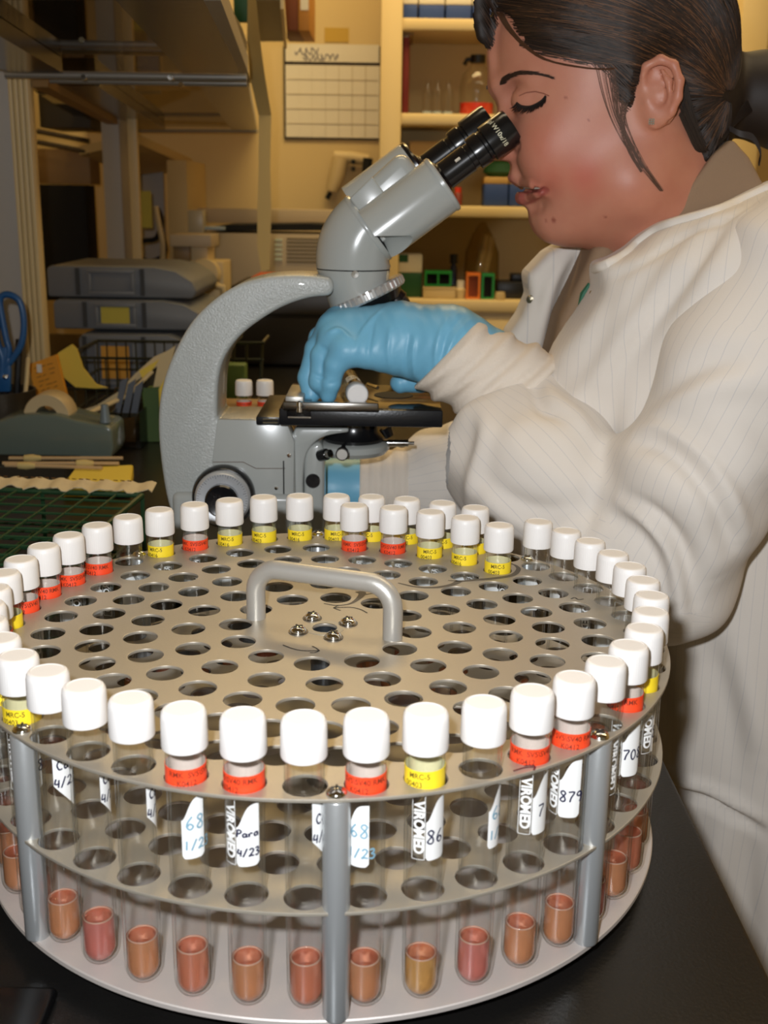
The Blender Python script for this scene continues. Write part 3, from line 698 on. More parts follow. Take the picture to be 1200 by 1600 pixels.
MB().lathe([(0, 0), (0.004, 0), (0.003, 0.002), (0, 0.003)], 14, M=frame(Vector(S_(10, 588)) + Vector((0, -0.004, 0)), (0, -1, 0))).build('pivot_screw', m_chrome, sc1)
tag(MB().tube([at(22, 690, 0.97), at(30, 530, 0.97)], 0.005, 8).build('marker_pen', m_black), 'black marker pen standing in the pen cup beside the scissors', 'pen')
tag(MB().tube([at(36, 665, 0.93), at(44, 560, 0.99)], 0.003, 8).build('wooden_stick', m_beige), 'thin pale stick standing right beside the pen cup', 'stick')
# tape dispenser
td = thing('tape_dispenser', 'heavy grey-green tape dispenser on the bench at the left', 'tape dispenser', (at(80, 712, 0.86).x, 0.86, 0.0))
def T_(px, py, Y=0.86): p = at(px, py, Y) - td.location; return (p.x, max(p.z, 0.001))
prof = [T_(x, y) for x, y in ((-22, 716), (-24, 668), (0, 656), (30, 648), (60, 646), (90, 648), (120, 656), (150, 662), (168, 664), (176, 670), (178, 700), (174, 716))]
prof = [(x, z) for x, z in prof]
MB().prism(prof, -0.004, 0.068).build('body', mat('grey_green_enamel', (100, 112, 104), 0.22, coat=0.4), td, bevel=0.009, bseg=4, ang=60)
a = Vector((T_(68, 650)[0], 0.012, T_(68, 650)[1] - 0.004))
MB().lathe([(0.015, 0), (0.029, 0), (0.030, 0.002), (0.030, 0.038), (0.029, 0.04), (0.015, 0.04), (0.015, 0)], 36, M=frame(a, (0, 1, 0))).build('tape_roll', mat('translucent_tape', (196, 176, 136), 0.35), td)
MB().tube([(T_(162, 662)[0], 0.01, T_(162, 662)[1]), (T_(160, 634)[0], 0.01, T_(160, 634)[1])], [0.0072, 0.0045], 14).build('cutter_peg', mat('slate_blue_plastic', (110, 124, 130), 0.4), td)
tag(MB().tube([at(92, 652, 0.9), at(140, 645, 0.95), at(200, 618, 1.0), at(238, 580, 1.02)], 0.003, 8).build('paper_edge', m_beige), 'pale curved strip running from the tape roll to the envelope', 'strip')
# sticks on a tray
st = thing('instrument_tray', 'shallow dark steel tray under the wooden sticks', 'tray', (at(40, 742, 0.80).x, 0.80, 0.0))
MB().box((-0.12, -0.03, 0.001), (0.055, 0.035, 0.006)).build('tray_base', mat('dark_steel', (60, 62, 62), 0.3, metal=0.8), st, bevel=0.002)
rm = MB().box((-0.12, -0.033, 0.001), (0.058, -0.030, 0.016)).box((-0.12, 0.035, 0.001), (0.058, 0.038, 0.016)).box((0.055, -0.03, 0.001), (0.058, 0.035, 0.016)); rm.build('tray_rim', m_steel, st, smooth_=False)
for k, (x0, y0_, x1, y1_) in enumerate([(14, 716, 192, 716), (4, 724, 186, 724), (8, 727, 160, 731)]):
    a = gz(x0, y0_, 0.02); b = gz(x1, y1_, 0.02)
    t = thing('wooden_applicator', ['thin wooden stick, the rear one of three on the steel tray', 'thin wooden stick, the middle one of three on the steel tray', 'thin wooden stick, the front one of three on the steel tray'][k], 'stick', a, group='wooden sticks on the steel tray')
    MB().tube([(0, 0, 0), b - a], 0.0022, 8).build('stick', mat('pale_wood', (190, 160, 116), 0.6), t)
    MB().lathe([(0, 0), (0.004, 0.002), (0.0048, 0.012), (0.003, 0.022), (0, 0.024)], 10, M=frame((b - a) * (0.12 if k != 1 else 0.62), b - a)).build('cotton_tip', mat('straw_cotton', (206, 184, 120), 0.8), t)
# yellow notepad
yp = thing('sticky_notepad', 'yellow sticky notepad on the bench behind the green wire rack', 'notepad', (0, 0, 0))
q = [gz(98, 757, 0.016), gz(118, 731, 0.016), gz(208, 727, 0.016), gz(203, 757, 0.016)]
v = [(p.x, p.y, 0.001) for p in q] + [(p.x, p.y, 0.016) for p in q]
F6 = [(3, 2, 1, 0), (4, 5, 6, 7), (0, 1, 5, 4), (1, 2, 6, 5), (2, 3, 7, 6), (3, 0, 4, 7)]
MB().add(v, F6).build('pad_block', mat('sticky_yellow', (226, 200, 66), 0.6), yp, bevel=0.001)
c_ = sum(q, Vector()) / 4
MB().add([(c_.x + (p.x - c_.x) * 0.96, c_.y + (p.y - c_.y) * 0.96, 0.0165 + 0.001 * (i == 3)) for i, p in enumerate(q)] + [(c_.x + (p.x - c_.x) * 0.96, c_.y + (p.y - c_.y) * 0.96, 0.0168 + 0.001 * (i == 3)) for i, p in enumerate(q)], F6).build('top_sheet', mat('sticky_yellow_light', (232, 208, 84), 0.6), yp)
# green wire rack with papers lying on it
gr_ = thing('green_wire_rack', 'dark green wire test tube rack at the left behind the round rack', 'tube rack', (0, 0, 0))
m_gw = mat('green_coated_wire', (34, 66, 40), 0.4)
zr = 0.065
c0 = gz(222, 774, zr); c1 = gz(-40, 764, zr)
ux = (c1 - c0).normalized(); ux.z = 0; uy = Vector((ux.y, -ux.x, 0)); uy = uy if uy.y < 0 else -uy
g = MB(); NX, NY, sp = 11, 10, 0.024
def G(i, j, z): p = c0 + ux * (i * sp) + uy * (j * sp); return Vector((p.x, p.y, z))
for z in (zr, zr * 0.5, 0.008):
    for i in range(NX + 1): g.tube([G(i, 0, z), G(i, NY, z)], 0.0013, 6)
    for j in range(NY + 1): g.tube([G(0, j, z), G(NX, j, z)], 0.0013, 6)
for i in (0, 4, 8, NX):
    for j in (0, NY): g.tube([G(i, j, 0.001), G(i, j, zr)], 0.0022, 6)
for j in range(0, NY + 1, 2): g.tube([G(0, j, 0.006), G(0, j, zr)], 0.0013, 6)
for z in (zr,):
    L = [G(0, 0, z), G(NX, 0, z), G(NX, NY, z), G(0, NY, z), G(0, 0, z)]
    for i in range(4): g.tube([L[i], L[i + 1]], 0.0026, 8)
g.build('wire_frame', m_gw, gr_)
# crumpled label strip lying along the far top edge of the rack
pp = MB(); v = []; f = []; N = 60
for i in range(N + 1):
    p = G(-0.35 + i * (NX + 0.3) / N, -0.55, zr + 0.004)
    w1 = 0.004 * math.sin(i * 0.9) + 0.003 * math.sin(i * 2.3)
    for dy, dz in ((0.010, 0.003), (-0.014 + w1, 0.0), (-0.014 + w1, -0.001), (0.010, 0.002)):
        v.append((p.x, p.y + dy, p.z + dz + 0.0015 * math.sin(i * 1.3)))
for i in range(N):
    for k in range(4):
        k2 = (k + 1) % 4; f.append((i*4+k, i*4+k2, (i+1)*4+k2, (i+1)*4+k))
f.append((0, 1, 2, 3)); f.append((N*4+3, N*4+2, N*4+1, N*4))
ps = thing('paper_strip', 'torn cream paper strip lying along the back edge of the green wire rack', 'paper strip', (0, 0, 0))
pp.add(v, f).build('strip', mat('cream_torn_paper', (206, 188, 150), 0.75), ps)
pr = MB()
for i in range(26):
    if i % 7 == 3: continue
    p = G(0.6 + i * 0.28, -0.62, zr + 0.0095); pr.tube([p, p + ux * 0.004 + Vector((0, 0.001, 0))], 0.0005, 4)
pr.build('faint_writing', mat('brown_ink', (100, 66, 20), 0.6), ps)
# black corner object bottom-left
cr = thing('black_tray', 'black plastic tray with rounded corner at the bottom left under the rack edge', 'tray', (0, 0, 0))
a = gz(92, 1545, 0.004); b = gz(-200, 1535, 0.004); zt_ = 0.006
rc = MB().box((-0.42, -0.40, 0.0005), (a.x, a.y, zt_)).build('tray_base', mat('black_gloss', (14, 14, 15), 0.25), cr, bevel=0.0028, bseg=3)
# ================================================================== ROUND TUBE RACK
D = 0.024; ZT = 0.115; H1 = 2.0748 * D; H2 = 4.2037 * D
RE, REB, RP = 7.4557 * D, 7.4043 * D, 7.27 * D
rack = thing('round_tube_rack', 'large round three-tier aluminium tube rack in the foreground', 'tube rack', (0, 0, 0))
m_plate = mat('anodised_aluminium', (172, 164, 150), 0.42, metal=0.5, var=0.04, vscale=25, bump=0.06, bscale=900)
m_base = mat('flash_lit_aluminium', (196, 188, 182), 0.48, metal=0.35, bump=0.05, bscale=800)  # same aluminium coloured paler for the flash light on the base
m_post = mat('grey_aluminium_rod', (176, 179, 180), 0.3, metal=0.6, bump=0.05, bscale=300)
RINGS = [(2, 12, -4.4), (3, 16, 3.0), (4, 24, 10.2), (5, 32, 3.0), (6, 36, 5.3), (7, 44, 270.5)]
def circ_spline(cu, cx, cy, r, n):
    sp = cu.splines.new('POLY'); sp.points.add(n - 1); sp.use_cyclic_u = True
    for k in range(n):
        a = 2 * PI * k / n; sp.points[k].co = (cx + r * math.cos(a), cy + r * math.sin(a), 0, 1)
def holed_plate(name, R, th, holes, z, m, parent, bev=0.0003):
    cu = bpy.data.curves.new(name, 'CURVE'); cu.dimensions = '2D'; cu.fill_mode = 'BOTH'
    circ_spline(cu, 0, 0, R - bev, 240)
    for cx, cy, r in holes: circ_spline(cu, cx, cy, r + bev, 28)
    cu.extrude = th / 2 - bev; cu.bevel_depth = bev; cu.bevel_resolution = 1
    o = bpy.data.objects.new('tmp', cu); COL.objects.link(o)
    me = bpy.data.meshes.new_from_object(o.evaluated_get(bpy.context.evaluated_depsgraph_get()))
    bpy.data.objects.remove(o); bpy.data.curves.remove(cu)
    me.name = name; me.materials.clear(); me.materials.append(m); smooth(me, 35)
    o = bpy.data.objects.new(name, me); COL.objects.link(o); o.location = (0, 0, z); o.parent = parent
    return o
holes = []
for (r, n, ph) in RINGS:
    for k in range(n):
        a = math.radians(ph + 360 * k / n); holes.append((r * D * math.cos(a), r * D * math.sin(a), 0.0088))
hc = [(0, 0, 0.0065)]
holed_plate('top_plate', RE, 0.0016, holes + hc, ZT - 0.0008, m_plate, rack)
holed_plate('middle_plate', RE, 0.0016, holes, ZT - H1 - 0.0008, m_plate, rack)
bp_ = MB().lathe([(0, ZT - H2), (REB - 0.0005, ZT - H2), (REB, ZT - H2 - 0.0005), (REB, ZT - H2 - 0.0025), (REB - 0.0005, ZT - H2 - 0.003), (0, ZT - H2 - 0.003)], 240)
bp_.build('base_plate', m_base, rack, ang=30)
MB().lathe([(0.0, 0.0005), (0.13, 0.0005), (0.132, 0.002), (0.132, ZT - H2 - 0.004), (0.13, ZT - H2 - 0.003), (0.0, ZT - H2 - 0.003)], 90).build('turntable_foot', m_mblack, rack)
# posts (eight) with their domed screws
PANG = [270.5 + 8.1818 * (k + 0.5) for k in (0, 5, 11, 16, 22, 27, 33, 38)]
def screw_bm(M, r=0.0042, h=0.0026):
    mb = MB()
    mb.lathe([(r, 0), (r, 0.0006), (r * 0.85, h * 0.6), (r * 0.5, h * 0.92), (0.0008, h)], 20, M=M, cap1=True)
    return mb
for k, a in enumerate(PANG):
    c, s = math.cos(math.radians(a)), math.sin(math.radians(a)); x, y = RP * c, RP * s
    MB().lathe([(0, ZT - H2), (0.0052, ZT - H2), (0.0055, ZT - H2 + 0.001), (0.0055, ZT - 0.0022), (0.0052, ZT - 0.0017), (0, ZT - 0.0017)], 24, M=Matrix.Translation((x, y, 0))).build('post', m_post, rack)
    so = screw_bm(Matrix.Translation((x, y, ZT)) @ Matrix.Rotation(k * 0.7, 4, 'Z')).build('screw', m_chrome, rack)
    cr_ = MB()
    for q_ in (0, 1): cr_.box((-0.0022, -0.0004, 0.0022), (0.0022, 0.0004, 0.00275), M=Matrix.Translation((x, y, ZT)) @ Matrix.Rotation(k * 0.7 + q_ * PI / 2, 4, 'Z'))
    cr_.build('cross_slot', mat('dark_slot', (60, 58, 54), 0.5, metal=0.5), so)
for px, py in ((488, 965), (544, 973), (521, 995), (466, 986)):
    p = gz(px, py, ZT + 0.0006); rt_ = random.uniform(0, 1.5)
    MB().lathe([(0.0052, 0), (0.0052, 0.0006), (0.0, 0.0006)], 20, M=Matrix.Translation((p.x, p.y, ZT))).build('washer', m_steel, rack)
    so = screw_bm(Matrix.Translation((p.x, p.y, ZT + 0.0006)), 0.0044, 0.0030).build('screw', m_chrome, rack)
    cr_ = MB()
    for q_ in (0, 1): cr_.box((-0.0024, -0.00045, 0.0030), (0.0024, 0.00045, 0.0037), M=Matrix.Translation((p.x, p.y, ZT)) @ Matrix.Rotation(rt_ + q_ * PI / 2, 4, 'Z'))
    cr_.build('cross_slot', mat('dark_slot', (60, 58, 54), 0.5, metal=0.5), so)
# centre hub tube below the hole
MB().lathe([(0.0065, ZT - 0.0017), (0.0065, ZT - 0.03), (0.0075, ZT - 0.03), (0.0075, ZT - 0.0017), (0.0065, ZT - 0.0017)], 28).build('hub_bushing', mat('bushing_steel', (110, 116, 122), 0.3, metal=0.9), rack)
MB().lathe([(0.0067, ZT), (0.0105, ZT), (0.0105, ZT + 0.0002), (0.0067, ZT + 0.0002)], 36).build('hub_ring', m_alu, rack)
MB().lathe([(0, ZT - H2), (0.014, ZT - H2), (0.014, ZT - H2 + 0.006), (0, ZT - H2 + 0.006)], 30).build('hub_boss', m_alu, rack)
# handle
ha = Vector((-0.038, 0.014, ZT)); hb2 = Vector((0.036, -0.013, ZT)); hh = 0.029
d = (hb2 - ha).normalized(); L = (hb2 - ha).length; rb = 0.0135
pts = [ha + Vector((0, 0, t)) for t in (0.0, 0.008, hh - rb)]
for k in range(1, 10):
    a = PI / 2 * k / 9; pts.append(ha + d * (rb * (1 - math.cos(a))) + Vector((0, 0, hh - rb + rb * math.sin(a))))
for k in range(0, 10):
    a = PI / 2 * (1 - k / 9); pts.append(hb2 - d * (rb * (1 - math.cos(a))) + Vector((0, 0, hh - rb + rb * math.sin(a))))
pts += [hb2 + Vector((0, 0, t)) for t in (0.008, 0.0)]
MB().tube(pts, 0.0052, 24).build('handle', mat('satin_aluminium', (186, 183, 176), 0.36, metal=0.5, bump=0.05, bscale=700), rack, ang=60)
# hand-drawn arrows and scuffs
m_mark = mat('black_marker_ink', (30, 26, 26), 0.5)
def ribbon(mb, pts, wd, z, mi=0, n=6):
    P = catmull([Vector((p[0], p[1], 0)) for p in pts], n); v = []; f = []
    W = wd if callable(wd) else (lambda t: wd)
    for i, p in enumerate(P):
        t = (P[min(i+1, len(P)-1)] - P[max(i-1, 0)]).normalized(); nn = Vector((-t.y, t.x, 0)) * W(i / (len(P) - 1)) / 2
        v += [(p.x + nn.x, p.y + nn.y, z), (p.x - nn.x, p.y - nn.y, z)]
    for i in range(len(P) - 1): f.append((2*i, 2*i+1, 2*i+3, 2*i+2))
    mb.add(v, f, mi); return mb
def GP(l, z=ZT): return [tuple(gz(x, y, z).xy) for x, y in l]
def arrow(line, heads):
    mb = ribbon(MB(), GP(line), 0.0009, ZT + 0.00012)
    for h in heads: ribbon(mb, GP(h), 0.0008, ZT + 0.00013, n=2)
    return mb
arrow([(442, 1008), (458, 1014), (475, 1017), (498, 1017)], [[(488, 1010), (494, 1013), (499, 1017)], [(484, 1020), (492, 1020), (499, 1017)]]).build('marker_arrow', m_mark, rack, smooth_=False)
arrow([(574, 958), (562, 952), (545, 949), (521, 950)], [[(529, 946), (525, 948), (521, 950)], [(532, 954), (526, 952), (521, 950)]]).build('marker_arrow', m_mark, rack, smooth_=False)
mk = ribbon(MB(), GP([(506, 943), (525, 946), (545, 944), (558, 937), (566, 928), (562, 924)]), lambda t: 0.0012 + 0.008 * max(0, t - 0.35) ** 1.2, ZT + 0.00011)
mk.build('marker_swoosh', mat('grey_marker', (88, 82, 74), 0.6), rack, smooth_=False)
mk = ribbon(MB(), GP([(565, 930), (590, 926)]), 0.0012, ZT + 0.0001, n=3)
mk = ribbon(mk, GP([(622, 911), (650, 917), (680, 918), (705, 914), (718, 908)]), lambda t: 0.0012 + 0.003 * t, ZT + 0.0001)
mk = ribbon(mk, GP([(700, 907), (720, 908), (745, 906), (770, 904), (800, 899), (810, 890), (806, 884), (797, 880)]), lambda t: 0.0028 * math.sin(PI * t) + 0.0008, ZT + 0.0001)
mk.build('marker_swoosh', mat('grey_marker', (88, 82, 74), 0.6), rack, smooth_=False)
ribbon(MB(), GP([(892, 936), (898, 934), (904, 937), (912, 936)]), 0.0009, ZT + 0.0001).build('marker_tick', m_mark, rack, smooth_=False)
mk = arrow([(802, 1205), (815, 1201), (826, 1199), (836, 1199)], [[(819, 1197), (829, 1196), (836, 1198), (834, 1204)]])
mk.build('marker_arrow', mat('brown_marker', (90, 40, 44), 0.5), rack, smooth_=False)

# ================================================================== CULTURE TUBES
m_cap = mat('white_polypropylene', (232, 229, 226), 0.42, spec=0.4)
TR, TH = 0.0079, 0.122
def dome(r, z0, n=9, rev=False):
    pr = [(r * math.sin(PI / 2 * k / n), z0 + r - r * math.cos(PI / 2 * k / n)) for k in range(n + 1)]
    pr[0] = (0.00005, pr[0][1]); return pr
tube_me_o = MB().lathe(dome(TR, 0.0) + [(TR, 0.112), (TR * 0.94, 0.1145), (TR * 0.94, 0.124)] + [(TR * 0.82, 0.124), (TR * 0.82, 0.1145), (TR - 0.0011, 0.112)] + dome(TR - 0.0011, 0.0012)[::-1], 36).build('glass_tube', glass, ang=60)
CAPZ = 0.1137
capme = MB().lathe([(0.0082, CAPZ + 0.001), (0.0090, CAPZ), (0.0092, CAPZ + 0.0008), (0.0090, CAPZ + 0.0125), (0.0087, CAPZ + 0.0145), (0.0080, CAPZ + 0.0155), (0.0070, CAPZ + 0.0158), (0.0068, CAPZ + 0.0156), (0.0001, CAPZ + 0.0156)], 144,
    rmod=lambda k, r, z: (0.982 if k % 3 == 0 else 1.0) if (r > 0.0086 and CAPZ + 0.001 < z < CAPZ + 0.0135) else 1.0)
cap_o = capme.lathe([(0.0001, CAPZ + 0.004), (0.0075, CAPZ + 0.004), (0.0082, CAPZ + 0.001)], 36).build('cap', m_cap, ang=35)
def wrap(mb, v2, f, r, mi, ang0, z0):
    """bend flat (x,z) shape round the tube"""
    mb.add([(r * math.cos(ang0 + x / r), r * math.sin(ang0 + x / r), z0 + z) for x, z in v2], f, mi)
def gridpatch(mb, x0, x1, zf0, zf1, r, mi, ang0, z0, n=14, mz=1):
    v = []; f = []
    for i in range(n + 1):
        x = x0 + (x1 - x0) * i / n
        a, b = zf0(i / n), zf1(i / n)
        v += [(x, a), (x, b)]
    for i in range(n): f.append((2*i, 2*i+1, 2*i+3, 2*i+2))
    wrap(mb, v, f, r, mi, ang0, z0)
def band(color, txt1, txt2, zb=0.0985):
    mb = MB(); h = 0.0085
    mb.lathe([(TR + 0.0001, 0), (TR + 0.00025, 0), (TR + 0.00025, h), (TR + 0.0001, h)], 36, 0, M=Matrix.Translation((0, 0, zb)))
    mb.lathe([(TR + 0.00008, 0), (TR + 0.00008, h)], 36, 1, M=Matrix.Translation((0, 0, zb)))
    for k in range(2):
        for j, tx in enumerate((txt1, txt2)):
            v, f = text_mesh(tx, 0.0034, 0.9, 0.00004)
            wrap(mb, v, f, TR + 0.0003, 2, k * 2.9 - 0.3 * j, zb + 0.0062 - j * 0.0036)
    rgb, inner = {'red': ((242, 74, 36), (226, 208, 196)), 'yellow': ((246, 216, 44), (232, 224, 176))}[color]
    o = mb.build('coloured_band', [mat(color + '_band', rgb, 0.45), mat(color + '_band_back', inner, 0.7), mat(color + '_band_print', (120, 40, 20) if color == 'red' else (90, 76, 20), 0.6)], ang=60)
    return o
red_b = band('red', 'SV5\\SV40 RMK', 'K0412'); red_b2 = band('red', 'RMK  SV5\\SV40', 'K0412'); yel_b = band('yellow', 'MRC-5', '00416'); yel_b2 = band('yellow', 'MRC-5', '00403')
# handwriting glyphs: strokes in a unit box (0..1 wide, 0..1.4 high)
GL = {'P': [[(0.1, 0), (0.2, 1.3)], [(0.0, 1.2), (0.5, 1.4), (0.85, 1.1), (0.6, 0.75), (0.15, 0.65)]],
      'a': [[(0.75, 0.55), (0.4, 0.7), (0.1, 0.4), (0.25, 0.05), (0.6, 0.15), (0.78, 0.6), (0.75, 0.15), (0.95, 0.05)]],
      'r': [[(0.15, 0.7), (0.2, 0.0), (0.25, 0.45), (0.5, 0.7), (0.8, 0.6)]],
      'u': [[(0.1, 0.7), (0.15, 0.15), (0.45, 0.05), (0.7, 0.6), (0.7, 0.1), (0.95, 0.05)]],
      'n': [[(0.1, 0.7), (0.15, 0.0), (0.3, 0.55), (0.6, 0.65), (0.7, 0.05)]],
      '4': [[(0.3, 1.4), (0.15, 0.6), (0.8, 0.65)], [(0.7, 1.2), (0.6, 0.0)]],
      '/': [[(0.0, -0.1), (0.7, 1.5)]],
      '2': [[(0.05, 1.1), (0.4, 1.4), (0.75, 1.05), (0.3, 0.35), (0.0, 0.05), (0.4, 0.12), (0.85, 0.05)]],
      '3': [[(0.1, 1.25), (0.5, 1.4), (0.7, 1.05), (0.35, 0.75), (0.75, 0.5), (0.5, 0.02), (0.05, 0.1)]],
      '5': [[(0.75, 1.35), (0.2, 1.3), (0.15, 0.8), (0.65, 0.75), (0.7, 0.25), (0.3, 0.0), (0.05, 0.15)]],
      '8': [[(0.7, 1.2), (0.4, 1.4), (0.15, 1.1), (0.6, 0.6), (0.65, 0.15), (0.35, 0.0), (0.1, 0.25), (0.5, 0.75), (0.75, 1.2)]],
      '7': [[(0.05, 1.3), (0.75, 1.3), (0.4, 0.6), (0.25, 0.0)]],
      '9': [[(0.7, 1.1), (0.4, 1.35), (0.1, 1.0), (0.4, 0.75), (0.7, 1.1), (0.65, 0.5), (0.5, 0.0)]],
      '6': [[(0.6, 1.35), (0.2, 0.8), (0.1, 0.3), (0.4, 0.0), (0.7, 0.3), (0.4, 0.6), (0.15, 0.35)]],
      '0': [[(0.4, 1.35), (0.1, 0.9), (0.15, 0.2), (0.45, 0.0), (0.75, 0.5), (0.65, 1.1), (0.4, 1.35)]],
      '1': [[(0.4, 1.35), (0.35, 0.0)]],
      'C': [[(0.8, 1.1), (0.4, 1.4), (0.05, 0.8), (0.3, 0.1), (0.8, 0.15)]], ' ': []}
def hand(mb, s, x0, z0, size, r, mi, ang0, zb, wd=0.00075):
    x = x0
    for ch in s:
        for st_ in GL.get(ch, []):
            P = catmull([Vector((x + px_ * size, z0 + pz * size, 0)) for px_, pz in st_], 5); v = []; f = []
            for i, p in enumerate(P):
                t = (P[min(i+1, len(P)-1)] - P[max(i-1, 0)]).normalized(); nn = Vector((-t.y, t.x, 0)) * wd / 2
                v += [(p.x + nn.x, p.y + nn.y), (p.x - nn.x, p.y - nn.y)]
            for i in range(len(P) - 1): f.append((2*i, 2*i+1, 2*i+3, 2*i+2))
            wrap(mb, v, f, r, mi, ang0, zb)
        x += size * 1.0
def label(lines, ink='ink', full=True, flip=False, h0=0.068, back=False, shape=0):
    """white write-on patch with the maker's upright lettering on its left; the tube's own print"""
    mb = MB(); r = TR + 0.00012
    # patch: x from 0 to 0.0095, z from 0 to .030
    def top(t): return 0.027 - 0.010 * math.exp(-(t / 0.35) ** 2) if shape == 0 else 0.03 - 0.004 * t
    def bot(t): return 0.0015 * (1 - min(1, t / 0.12)) ** 2 + 0.0015 * max(0, (t - 0.8) / 0.2) ** 2 if shape == 0 else 0.012 * (1 - t)
    gridpatch(mb, 0.0003, 0.0098, bot, top, r, 0, 0, h0)
    if full:
        v, f = text_mesh('VIROMED', 0.0058, 0.92, 0.00022)
        v = [(-0.0026 - y * 0.80, -x * 0.0) for x, y in v] if False else [(y - 0.0028, -x + 0.0145) for x, y in v]
        wrap(mb, v, f, r, 0, 0, h0)
        fr_ = [(-0.0054, 0.0005), (-0.0002, 0.0005), (-0.0002, 0.0295), (-0.0054, 0.0295), (-0.0054, 0.0005)]
        for i in range(4):
            a, b = Vector(fr_[i] + (0,)), Vector(fr_[i + 1] + (0,)); t = (b - a).normalized(); nn = Vector((-t.y, t.x, 0)) * 0.00012
            n = 6; vv = []; ff = []
            for k in range(n + 1):
                p = a + (b - a) * k / n; vv += [(p.x + nn.x, p.y + nn.y), (p.x - nn.x, p.y - nn.y)]
            for k in range(n): ff.append((2*k, 2*k+1, 2*k+3, 2*k+2))
            wrap(mb, vv, ff, r, 0, 0, h0)
    for (s, x, z, size) in lines: hand(mb, s, x, z, size, r + 0.00008, 1, 0, h0)
    return mb.build('printed_label', [mat('white_print', (236, 236, 234), 0.55), mat('navy_ink' if ink == 'ink' else 'pale_blue_ink', (24, 26, 62) if ink == 'ink' else (120, 160, 180), 0.5)], ang=60)
L_para = label([('Para', 0.0004, 0.0130, 0.0023), ('4/23', 0.0005, 0.0045, 0.0024)])
L_423 = label([('Ca', 0.002, 0.019, 0.003), ('4/23', 0.0004, 0.011, 0.003)], shape=1, full=False)
L_879 = label([('879', 0.0008, 0.0075, 0.0036)])
L_86 = label([('86', 0.0006, 0.0075, 0.0042)])
L_7 = label([('7', 0.003, 0.008, 0.004)])
L_708 = label([('708', 0.0008, 0.0085, 0.0036)])
L_pale = label([('68', 0.002, 0.013, 0.0042), ('1/23', 0.001, 0.004, 0.003)], ink='pale', full=False)
def liquid(fill, m):
    r = TR - 0.00125
    z1 = fill
    mn = MB().lathe([(r - 0.0006 + 0.0004 * math.cos(a_), z1 - 0.0001 + 0.0004 * math.sin(a_)) for a_ in [PI * 2 * k_ / 8 for k_ in range(9)]], 30, 2)  # pale ring paints a highlight along the liquid's top edge
    return mn.lathe(dome(r, 0.0014) + [(r, z1)], 30).lathe([(r, z1), (r * 0.93, z1 - 0.0006), (r * 0.7, z1 - 0.0012), (0.00005, z1 - 0.0014)], 30, 1).build('culture_medium', [m, lq_top, lq_highlight], ang=60)
lq_highlight = liquidmat('meniscus_highlight', (255, 205, 170)); lq_top = liquidmat('medium_surface', (232, 96, 62)); lq_or = liquidmat('orange_medium', (255, 158, 98)); lq_pk = liquidmat('pink_medium', (255, 128, 112)); lq_ye = liquidmat('amber_medium', (255, 180, 84)); lq_rd = liquidmat('salmon_medium', (255, 134, 92))
LQ = {'o': liquid(0.0215, lq_or), 'p': liquid(0.0225, lq_pk), 'y': liquid(0.0205, lq_ye), 'r': liquid(0.0228, lq_rd)}
protos = [tube_me_o, cap_o, red_b, red_b2, yel_b, yel_b2, L_para, L_423, L_879, L_86, L_7, L_708, L_pale] + list(LQ.values())
COLN = {'r': 'red', 'y': 'yellow', 'n': None}
CAMA = lambda x, y: math.atan2(CAM.y - y, CAM.x - x)
def make_tube(x, y, bandc, liq, lab, labang, desc, group='capped culture tubes in the round rack', z=None, tilt=True, i=0):
    z = ZT - H2 + 0.0006 if z is None else z
    t = thing('culture_tube', desc, 'test tube', (x, y, z), group=group)
    rr = random.uniform(0, 2 * PI)
    if tilt:
        # tubes lean a touch inside their holes
        t.rotation_euler = (math.radians(random.uniform(-0.25, 0.25)), math.radians(random.uniform(-0.25, 0.25)), 0)
    def put(src, rz):
        c = src.copy(); COL.objects.link(c); c.parent = t; c.rotation_euler = (0, 0, rz); return c
    put(tube_me_o, 0); put(cap_o, rr)
    ca = CAMA(x, y)
    if bandc == 'r': put(red_b if i % 2 else red_b2, ca + random.uniform(-0.5, 0.4))
    if bandc == 'y': put(yel_b if i % 2 else yel_b2, ca + random.uniform(-0.6, 0.2))
    if liq: put(LQ[liq], 0)
    if lab is not None: put(lab, ca + math.radians(labang))
    return t
